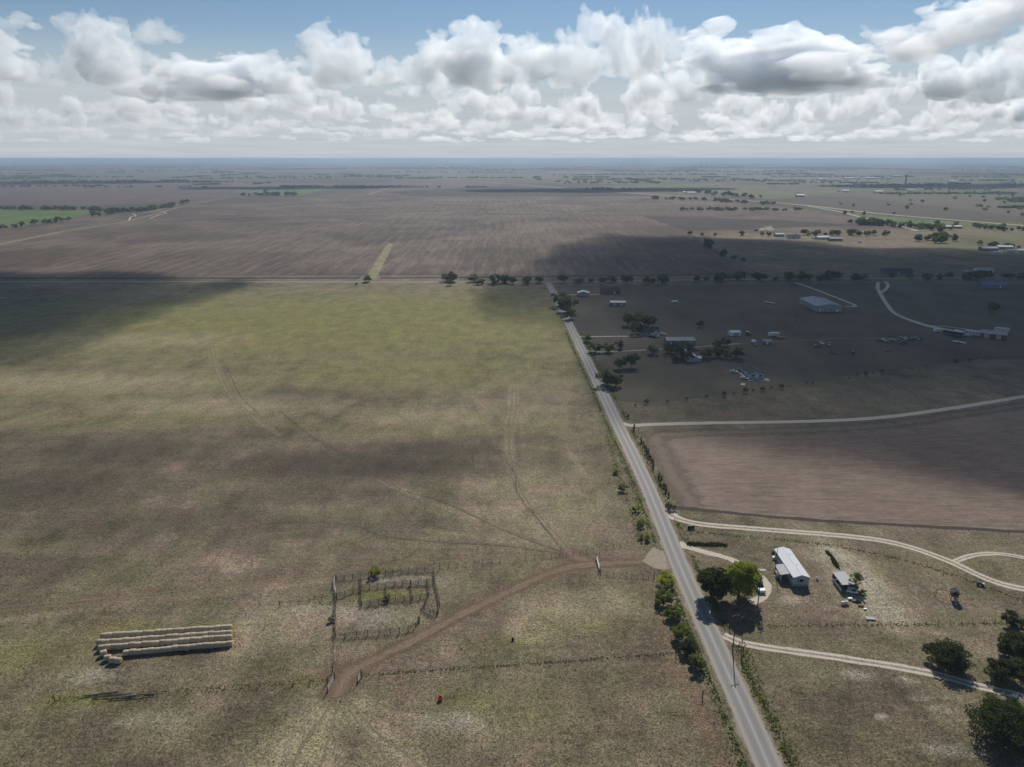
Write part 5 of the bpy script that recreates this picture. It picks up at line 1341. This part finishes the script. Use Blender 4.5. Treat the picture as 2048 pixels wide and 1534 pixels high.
tractor('pale green tractor beside the small white shed', (1496, 670), 1.6, M_green_paint); tractor('tiny red tractor raising dust on the ploughed field', (1512, 462), -1.4, M_red_paint, 1.5)


def trailer(name, label, cat, px, L, W, H, rz, mat, z=0.7, windows=0, stripe=None, curved=False):
    x, y = at(*px); o = empty(name, label, cat, (x, y, 0), rz)
    b = MB(); b.box(-L / 2, L / 2, -W / 2, W / 2, z, z + H, 0.12 if curved else 0.02); b.build('body', mat, o)
    if H > 1.2:
        r = MB(); r.box(-L / 2 + .1, L / 2 - .1, -W / 2 + .12, W / 2 - .12, z + H - .02, z + H + .1); r.build('roof', M_whiteroof if mat is M_white else M_greyroof, o)
    for k in range(windows):
        q = -L / 2 + L * (k + .7) / (windows + .4); wn = MB(); wn.box(q - .45, q + .45, -W / 2 - .02, -W / 2 + .13, z + H * .5, z + H * .8); wn.build('window', M_glass, o)
    if stripe: s = MB(); s.box(-L / 2 + .02, L / 2 - .02, -W / 2 - .012, -W / 2 + .1, z + H * .2, z + H * .34); s.build('stripe', stripe, o)
    h = MB(); h.tube([(L / 2, 0, z), (L / 2 + 1.2, 0, .5)], .06, 5); h.build('hitch', M_darkmetal, o)
    t, hh = wheel(.38, .24)
    for sx in (-.5, .5):
        for sy in (-1, 1): c = link('wheel', t, o, (sx, sy * (W / 2 - .05), .38), math.pi / 2); link('rim', hh, c)
    return o


trailer('camper', 'white camper trailer with dark stripe near the green tractor', 'camper', (1547, 673), 7.5, 2.5, 2.3, 0.05, M_white, .6, 3, M_cargrey, True)
trailer('flatbed_trailer', 'dark low trailer beside the camper trailer', 'trailer', (1561, 677), 6, 2.4, .5, 0, M_darkmetal)
trailer('flatbed_trailer', 'long narrow trailer lying alone in the shaded meadow', 'trailer', (1539, 607), 11, 1.6, .5, -1.0, M_greenwall)
trailer('camper', 'small round white trailer on the winding drive', 'camper', (1873, 664), 4.5, 2.3, 2.0, 0.2, M_white, .6, 1, None, True)
trailer('motor_coach', 'long dark motor coach parked beside the winding drive end', 'coach', (1905, 672), 12, 2.6, 3.0, -0.9, M_cardark, .6, 6, M_cargrey)
trailer('camper', 'fifth-wheel white camper with dark windows at the red barn', 'camper', (1946, 671), 10, 2.6, 2.9, -0.75, M_white, .7, 5, M_cargrey, True)
trailer('flatbed_trailer', 'bright white flat trailer in front of the motor coach', 'trailer', (1918, 686), 8, 1.5, .35, -0.9, M_white)
trailer('stock_trailer', 'ribbed white stock trailer behind the red barn', 'trailer', (2003, 663), 9, 2.5, 2.0, -0.35, M_white, .7, 6)
trailer('boat_trailer', 'white boat hull among scrap in the shaded meadow', 'boat', (1349, 605), 5.5, 2.1, 1.0, 0.3, M_white, .5, 0, None, True)
x, y = at(1918, 671)
building('carport', 'white peaked canopy between the coach and camper', 'canopy', x, y, 5, 6, 2.8, .9, M_skirt, M_whiteroof, 0.5)

BX = lambda px, z=0: at(*px, z)
W3 = lambda L, z=1.0: [('s', -L * .3, 1.2, 1.1, z), ('s', 0, 1.2, 1.1, z), ('s', L * .3, 1.2, 1.1, z)]
building('metal_building', 'big blue-roofed metal building alone on the shaded meadow', 'metal building', 260, 591, 21.5, 35, 4.6, 1.8, M_greenwall, M_blueroof, 0, 'y', .3,
         windows=[('s', -3, 1.2, 1.1, 1.2), ('s', 2, 1.2, 1.1, 1.2)] + [('w', q, 1.3, 1.2, 1.4) for q in (-4, 4, 12)], doors=[('s', -7, 1.1, 2.2, .05), ('s', 7, 1.6, 2.3, .05), ('w', -14, 3.4, 3.4, .05), ('w', -9, 3.4, 3.4, .05), ('w', 15.5, 1.6, 2.2, .05)])
x, y = at(1167, 592); building('carport', 'white peaked carport near the corner of the cross road', 'carport', x, y + 3, 10, 7, 2.8, 1.5, M_skirt, M_whiteroof, 0, 'y', .5, doors=[('s', 0, 7, 2.5, .05)])
x, y = at(1222, 588); building('house', 'brown brick house with dark roof behind the carport', 'house', x, y + 5, 17, 9, 2.8, 2.4, M_brick, M_brownshingle, 0.1, 'x', .5, windows=W3(17), doors=[('s', 3, 1, 2.1, .05)], chimney=True)
x, y = at(1236, 612); building('pole_shed', 'pale-roofed pole shed with blue walls in the meadow', 'shed', x, y + 3.5, 12.5, 7, 3.0, .8, M_bluewall, M_whiteroof, 0, 'x', .4, doors=[('s', -3, 2.6, 2.5, .05), ('s', 3, 2.6, 2.5, .05)])
x, y = at(1299, 671); building('cottage', 'dark-roofed cottage with white gable half hidden by trees', 'house', x, y + 4, 13, 9, 2.8, 2.6, M_tanwall, M_shingle, -0.15, 'x', .5, windows=W3(12), doors=[('s', 1.8, 1, 2.1, .05)], chimney=True)
x, y = at(1310, 672); building('wing', 'small white-fronted garage joined to the dark-roofed cottage', 'wing', x + .5, y + .2, 4.5, 6, 2.6, 1.7, M_white, M_shingle, -0.15, 'y', .3, windows=[('s', 0, 1.2, 1.1, 1.0)])  # wing of the cottage, built as a separate object
x, y = at(1361, 692); building('barn', 'long blue-walled metal barn with pale roof', 'barn', x, y + 4, 19, 8.5, 3.8, 1.3, M_bluewall, M_greyroof, 0, 'x', .3, doors=[('s', -7, 1.8, 2.4, .05), ('s', 2.5, 1.0, 2.1, .05), ('s', -2, 3.2, 3, .05), ('s', 7, 3.0, 3, .05)])
x, y = at(1385, 724); building('house', 'white-roofed house wrapped in trees beside the blue barn', 'house', x - .5, y + 8, 6.5, 14, 2.8, 1.4, M_bluewall, M_whiteroof, 0.05, 'y', .4, windows=[('s', -1.5, 1.2, 1.1, 1), ('w', 3, 1.2, 1.1, 1), ('e', 2, 1.2, 1.1, 1)], doors=[('s', 1.2, 1, 2.1, .05)])
x, y = at(1388, 724); building('carport', 'broad low white porch in front of the white-roofed house', 'carport', x, y + 2.6, 9, 4.6, 2.3, .7, M_skirt, M_whiteroof, 0.05, 'x', .3)  # porch of the white-roofed house, built separately under the carport name
x, y = at(1470, 672); building('shed', 'small white shed next to the green tractor', 'shed', x, y + 2.5, 7.5, 5.5, 2.6, .8, M_white, M_whiteroof, 0.1, 'x', .3, doors=[('s', .5, 3.6, 2.2, .05)])
x, y = at(1510, 690); building('hut', 'little white gabled hut between camper and trees', 'hut', x, y + 1.5, 3.2, 3.6, 2.2, .9, M_tanwall, M_whiteroof, 0.2, 'y', .25, doors=[('s', 0, .9, 1.8, .05)])
x, y = at(1535, 689); building('hut', 'greenish low hut below the camper trailer', 'hut', x, y + 2, 5.5, 4, 2.2, .8, M_green_paint, M_greyroof, -0.1, 'x', .3, doors=[('s', 0, 1, 1.9, .05)])
building('ranch_house', 'dark-roofed ranch house with concrete pad and two white cars', 'house', 140, 398, 8.4, 19, 2.8, 1.5, M_siding, M_shingle, 0.0, 'y', .5, windows=[('s', -2, 1.4, 1.1, 1), ('s', 2.2, 1.4, 1.1, 1), ('w', -6, 1.2, 1.1, 1), ('w', 5, 1.2, 1.1, 1), ('w', 1, 1.2, 1.1, 1)], doors=[('w', -2.5, 1, 2.1, .05), ('s', 0, 1, 2.1, .05)])
b = MB(); b.box(134, 146.5, 383.8, 387.9, 0.0, 0.08); b.box(133.2, 135.4, 388, 400, 0.0, 0.08); tag(b.build('concrete_pad', M_conc), 'pale concrete pad around the dark-roofed ranch house', 'pad')
x, y = at(1486, 769); b = MB(); b.box(-1.2, 1.2, -2.0, 2.0, .08, .2); b.box(-1.0, 1.0, -1.8, 1.8, 0, .08); tag(b.build('plywood_deck', M_cartan, None, (x, y, 0), -.5), 'pale board platform lying before the ranch house', 'platform')
x, y = at(1993, 678); building('red_barn', 'dark red barn with pale pink roof among the trailers', 'barn', x, y + 4, 15, 8, 3.4, 1.6, M_redwall, ribbed('faded_pink_roof', (0.42, 0.33, 0.33), 3, .5, .1, .15), -0.55, 'x', .4, doors=[('s', -4, 3, 2.8, .05), ('s', 3, 3, 2.8, .05)])
x, y = at(1966, 672); building('shed', 'white shed against the end of the red barn', 'shed', x, y + 1, 4.5, 4, 2.4, .7, M_white, M_whiteroof, -0.5, 'x', .25, doors=[('s', 0, 1.2, 2, .05)])
x, y = at(1990, 576); building('blue_house', 'long blue-roofed house past the winding drive', 'house', x, y + 5, 25, 10, 3.0, 2.6, M_bluewall, M_blueroof, 0, 'x', .5, windows=W3(22), doors=[('s', 5, 1, 2.1, .05)], chimney=True)
x, y = at(1971, 545); building('white_house', 'white house with three dark bays behind the hedge', 'house', x, y + 4, 18, 8, 3.2, 1.8, M_white, M_greyroof, 0, 'x', .4, windows=[('s', -2, 2, 2, .3), ('s', 2, 2, 2, .3), ('s', 6, 2, 2, .3)], doors=[('s', -6, 1.2, 2.2, .05)])
x, y = at(1797, 548); building('long_house', 'long low house with blue-grey front behind the drive mouth', 'house', x, y + 5, 31, 10, 3.0, 2.2, M_bluewall, M_shingle, 0, 'x', .5, windows=[('s', q, 1.6, 1.4, .8) for q in (-12, -8, -4, 4, 8, 12)], doors=[('s', 0, 1.1, 2.1, .05)])
for i, (px, w, d, wall, roof, lab) in enumerate([((1560, 473), 14, 9, M_skirt, M_greyroof, 'farm shed at the head of the sparse tree row'), ((1588, 477), 20, 9, M_white, M_shingle, 'white house with dark roof behind the shaded meadow'), ((1646, 479), 18, 9, M_white, M_whiteroof, 'long white farm shed, middle of three'), ((1672, 482), 20, 8, M_tanwall, M_greyroof, 'pale long farm shed nearest the drive loop'), ((1631, 478), 8, 6, M_white, M_greyroof, 'little white shed beside the long farm shed'), ((1720, 486), 4, 3, M_white, M_whiteroof, 'tiny white hut alone in the meadow'),
                                                   ((1894, 457), 17, 12, M_skirt, M_whiteroof, 'white-roofed barn in the tree belt, first of two'), ((1917, 457), 13, 12, M_skirt, M_whiteroof, 'white-roofed barn in the tree belt, second of two'), ((1980, 502), 22, 10, M_tanwall, M_whiteroof, 'low white shed at the cluttered farmyard'), ((2012, 499), 20, 10, M_tanwall, M_whiteroof, 'bright white roof highest in the cluttered farmyard'), ((2022, 506), 14, 7, M_white, M_greyroof, 'grey-roofed shed in front of the bright farmyard roof'), ((2043, 506), 10, 9, M_white, M_whiteroof, 'white gabled shed at the edge of the farmyard'), ((1992, 508), 7, 5, M_white, M_whiteroof, 'small white store before the farmyard'),
                                                   ((1383, 387), 30, 20, M_siding, M_greyroof, 'pale highway building with grey roof'), ((1372, 386), 16, 20, M_siding, M_whiteroof, 'small pale store beside the highway building'), ((1936, 548), 9, 7, M_tanwall, M_greyroof, 'small outbuilding hidden in the hedge trees')]):
    x, y = at(*px); building('farm_building', lab, 'building', x, y + d / 2, w, d, 3.6 if w > 9 else 2.4, w * .06 + .6, wall, roof, rnd.uniform(-.12, .12), 'x', .4, windows=[('s', -w * .3, 1.4, 1.2, 1), ('s', w * .32, 1.4, 1.2, 1)], doors=[('s', 0, min(3.4, w * .25), 2.3, .05)])
TOWN = [((1697, 358), 60, 30), ((1714, 357), 40, 30), ((1742, 358), 70, 30), ((1773, 357), 50, 30), ((1795, 353), 50, 30), ((1719, 371), 55, 25), ((1756, 386), 30, 18), ((1640, 360), 30, 25), ((1820, 383), 26, 16), ((1905, 365), 40, 22), ((2010, 368), 50, 24), ((1960, 372), 36, 20), ((413, 333), 140, 80), ((370, 341), 80, 50), ((1180, 349), 80, 40), ((790, 343), 80, 40), ((830, 342), 60, 40), ((1925, 327), 200, 90), ((1690, 384), 24, 14), ((1600, 394), 26, 15)]
for i, (px, w, d) in enumerate(TOWN):
    x, y = at(*px); building('distant_building', 'far pale building, %s counted among those dotted over the hazy plain' % ORD[i], 'building', x, y, w, d, 5 + w * .05, 2, [M_white, M_tanwall][i % 2], [M_whiteroof, M_greyroof][i % 3 == 2], rnd.uniform(-.2, .2), 'x', .5, group='buildings dotted over the hazy plain')


def mast(label, px, h, w):
    x, y = at(*px); o = empty('tower', label, 'tower', (x, y, 0)); b = MB()
    b.tube([(0, 0, 0), (0, 0, h * .8)], [w, w * .7], 10); b.build('shaft', M_greypole, o); c = MB(); c.lathe([(w * .7, h * .78), (w * 1.6, h * .86), (w * 1.6, h * .95), (w * .3, h)], 12); c.build('tank', M_greypole, o)


mast('pale water tower standing above the distant town', (1810, 372), 50, 4.5); mast('hazy tower on the skyline, first of a pair', (1402, 332), 70, 9); mast('hazy tower on the skyline, second of a pair', (1413, 332), 66, 9); mast('tallest hazy tower breaking the skyline', (1424, 327), 90, 12)


# ------------------------------------------------------------------ small yard things
def play_set():
    x, y = at(1907, 1199); o = empty('play_set', 'wooden play set with dark roof and swing beam', 'play set', (x, y, 0), -0.35)
    for sx in (-1, 1):
        for sy in (-1, 1): b = MB(); b.box(sx * .85 - .06, sx * .85 + .06, sy * .85 - .06, sy * .85 + .06, 0, 2.6); b.build('post', M_cedarwood, o)
    b = MB(); b.box(-.95, .95, -.95, .95, 1.3, 1.4); b.build('deck', M_cedarwood, o)
    b = MB(); b.prism([(-1.15, 2.55), (1.15, 2.55), (0, 3.35)], -1.15, 1.15, 'y'); b.build('roof', M_shingle, o)
    for q in ((-.9, .9, -.93, -.87), (-.9, .9, .87, .93), (.87, .93, -.9, .9)): b = MB(); b.box(*q, 1.4, 2.05); b.build('side_panel', M_cedarwood, o)
    b = MB(); b.tube([(-.9, .2, 2.35), (-4.3, .2, 2.35)], .08, 6); b.build('swing_beam', M_wood, o)
    for s in (-1, 1): b = MB(); b.tube([(-4.3, .2, 2.4), (-4.9, .2 + s * 1.1, 0)], .06, 6); b.build('beam_leg', M_wood, o)
    for q in (-1.9, -3.1):
        b = MB(); b.box(q - .25, q + .25, .1, .3, .5, .55); b.tube([(q - .22, .2, .5), (q - .22, .2, 2.3)], .015, 4); b.tube([(q + .22, .2, .5), (q + .22, .2, 2.3)], .015, 4); b.build('swing', M_black, o)
    b = MB(); b.add([(-.3, -.95, 1.35), (.3, -.95, 1.35), (.3, -3.1, .15), (-.3, -3.1, .15), (-.3, -.95, 1.27), (.3, -.95, 1.27), (.3, -3.1, .07), (-.3, -3.1, .07)], [(0, 1, 2, 3), (7, 6, 5, 4), (0, 4, 5, 1), (1, 5, 6, 2), (2, 6, 7, 3), (3, 7, 4, 0)]); b.build('slide', M_skirt, o)


play_set()


def quad_bike():
    x, y = at(1960, 1171); o = empty('quad_bike', 'black quad bike parked on the lawn by the drive fence', 'quad bike', (x, y, 0), 1.1)
    b = MB(); b.box(-.3, .3, -.95, .95, .45, .75, .08); b.box(-.5, .5, -.95, -.45, .7, .82, .05); b.box(-.5, .5, .4, 1.0, .7, .82, .05); b.build('body', M_black, o)
    b = MB(); b.box(-.2, .2, -.1, .6, .75, .92, .05); b.build('seat', M_cardark, o)
    b = MB(); b.tube([(-.45, -.45, 1.08), (0, -.5, 1.0), (.45, -.45, 1.08)], .025, 5); b.tube([(0, -.5, .75), (0, -.5, 1.0)], .03, 5); b.build('handlebar', M_lightmetal, o)
    b = MB(); b.box(-.4, .4, -1.05, -.5, .86, .9); b.build('rack', M_lightmetal, o)
    add_wheels(o, [(-.5, -.65), (.5, -.65), (-.5, .65), (.5, .65)], .3, .25)


quad_bike()


def tub(name, label, cat, px, r, h, mat, seg=20):
    x, y = at(*px); b = MB(); b.lathe([(r * .85, 0), (r, h), (r * .93, h), (r * .8, .08), (0.01, .07)], seg); tag(b.build(name, mat, None, (x, y, 0)), label, cat)


tub('feed_tub', 'red plastic feed tub alone in the front pasture', 'tub', (880.5, 1400), .55, .75, M_redtub)
tub('stock_tank', 'round blue stock tank under the roadside bushes', 'tank', (1325, 1196), 1.1, .7, M_bluetub)
tub('feed_tub', 'black feed tub beside the straw ring in the paddock', 'tub', (1025.5, 1281), .38, .55, M_black)
tub('feed_tub', 'small white bucket in the bare paddock near the fence', 'bucket', (1158, 1271), .22, .4, M_white)
tub('feed_tub', 'small white bucket left beside the dirt track', 'bucket', (924, 1296), .2, .4, M_white)
tub('white_bin', 'white bin on the grass between home and shed', 'bin', (1634, 1159), .4, .8, M_white)
x, y = at(1489, 1180); b = MB(); b.add([(-.9, -.7, .05), (.9, -.6, .05), (.8, .7, .05), (-.8, .6, .05), (0, 0, .75)], [(0, 1, 4), (1, 2, 4), (2, 3, 4), (3, 0, 4), (3, 2, 1, 0)]); tag(b.build('tarp', M_tarp, None, (x, y, 0)), 'crumpled blue tarp heap under the yellow-green tree', 'tarp')


def propane(label, px, L=2.4, r=.42):
    x, y = at(*px); o = empty('propane_tank', label, 'tank', (x, y, 0), .2); b = MB()
    b.lathe([(.02, -L / 2), (r * .7, -L / 2 + .1), (r, -L / 2 + .35), (r, L / 2 - .35), (r * .7, L / 2 - .1), (.02, L / 2)], 14, (0, 0, r + .25), 'x'); b.build('shell', M_white, o, smooth=True)
    for s in (-1, 1): c = MB(); c.box(s * L * .25 - .06, s * L * .25 + .06, -.3, .3, 0, .4); c.build('foot', M_skirt, o)
    d = MB(); d.lathe([(.14, 0), (.14, .18), (.08, .24)], 10, (0, 0, 2 * r + .24)); d.build('dome', M_white, o)


propane('white propane tank lying below the open shed', (1689, 1209))
x, y = at(1704, 1186); car('golf_cart', 'small white cart standing at the end of the open shed', 'cart', x, y, 1.2, M_carw, 'van').scale = (.62, .62, .75)
for i, (px, w, d, h, mat, lab) in enumerate([((1700, 1199), 1.2, .6, .5, M_white, 'white tub among the clutter below the shed'), ((1712, 1204), 2.2, .5, .4, M_darkmetal, 'dark frame among the clutter below the shed'), ((1722, 1212), 1.6, .8, .35, M_wood, 'board stack at the end of the shed clutter'), ((1730, 1219), .8, .5, .3, M_white, 'last white scrap below the shed clutter'), ((1740, 1238), 2.4, 1.2, .3, M_conc, 'heap of pale stone slabs by the paddock fence'), ((1557, 1133), 1.0, .8, .9, M_white, 'white cooler beside the porch steps'), ((1553, 1140), .8, .8, .8, M_darkmetal, 'dark barrel-like box at the porch corner'), ((1548, 1118), .9, .9, .8, M_white, 'white air unit on the mobile home wall'), ((1546, 1108), .7, .7, .9, M_black, 'black bin at the back corner of the mobile home'), ((1510, 1146), 1.6, 1.0, 1.4, M_darkmetal, 'dark smoker cart behind the transformer pole'), ((1505, 1136), 1.4, .8, .8, M_white, 'white appliance glinting behind the yellow-green tree')]):
    x, y = at(*px); o = empty('yard_clutter', lab, 'clutter', (x, y, 0), rnd.uniform(-.4, .4)); b = MB(); b.box(-w / 2, w / 2, -d / 2, d / 2, .06, h, .04); b.build('body', mat, o)
    c = MB(); c.box(-w / 2 - .03, w / 2 + .03, -d / 2 - .03, d / 2 + .03, h, h + .05); c.build('lid', mat, o)
    for sx in (-1, 1): f = MB(); f.box(sx * w * .35 - .05, sx * w * .35 + .05, -d * .4, d * .4, 0, .06); f.build('foot', M_black, o)


def dump_cart():
    x, y = at(1382, 1057); o = empty('trash_cart', 'black trash carts rack at the mouth of the long driveway', 'trash cart', (x, y, 0), .1)
    for q in (-.75, 0, .75):
        b = MB(); b.box(q - .32, q + .32, -.35, .35, .12, 1.15, -.04); b.build('bin', M_black, o); l = MB(); l.box(q - .38, q + .38, -.42, .42, 1.15, 1.23); l.build('lid', M_cardark, o)
    b = MB(); b.box(-1.3, 1.3, -.5, .5, 0, .1); b.build('stand', M_wood, o)


dump_cart()


def mailbox():
    x, y = at(1278, 858); o = empty('mailbox', 'white-topped mailbox at the mouth of the lane', 'mailbox', (x, y, 0), .1)
    b = MB(); b.box(-.06, .06, -.06, .06, 0, 1.05); b.build('post', M_wood, o)
    b = MB(); b.prism([(-.16, 0), (.16, 0), (.16, .2), (.1, .32), (-.1, .32), (-.16, .2)], -.3, .3, 'y'); b.build('box', M_white, o, (0, 0, 1.05)); f = MB(); f.box(.165, .185, -.1, -.04, 1.2, 1.5); f.build('flag', M_redtub, o)


mailbox()
for i in range(38):
    t = rnd.random(); px = 1665 + 110 * t + rnd.uniform(-22, 22); py = 1112 + 108 * t + rnd.uniform(-10, 10); x, y = at(px, py); b = MB(); s = rnd.uniform(.15, .4)
    b.add([(rnd.uniform(.6, 1) * s * math.cos(a) * q, rnd.uniform(.6, 1) * s * math.sin(a) * q, z * s) for z, q in ((-.1, 1), (.45, .75)) for a in [k * math.pi / 3 for k in range(6)]], [tuple(range(6))[::-1], tuple(range(6, 12))] + [(k, (k + 1) % 6, (k + 1) % 6 + 6, k + 6) for k in range(6)])
    tag(b.build('stone', M_conc, None, (x, y, 0)), 'pale loose stone strewn over the rubble patch behind the shed', 'stone', 'stones on the rubble patch')
x, y = at(2040, 1243); b = MB(); b.tube([(-2.6, 1.2, .35), (-1.6, .5, .4), (0, -.1, .42), (1.6, -.3, .42), (2.8, -.1, .35)], [.08, .42, .5, .42, .08], 10); tag(b.build('canoe', M_white, None, (x, y, 0), -.45, True), 'curved white canoe half hidden by the small juniper', 'canoe')


def dust():
    V, Q = heap_cloud(31, 1500, 900, 760, 130); U = V * (0.016, 0.014, 0.012); me = np_mesh('dust', U, Q, True); me.materials.append(vapour('tan_dust', 0.035, (0.9, 0.84, 0.74), 0.2))
    x, y = at(1522, 462); tag(link('dust', me, None, (x + 8, y, 0.5)), 'pale dust plume trailing the red tractor', None, None, 'stuff')


dust()
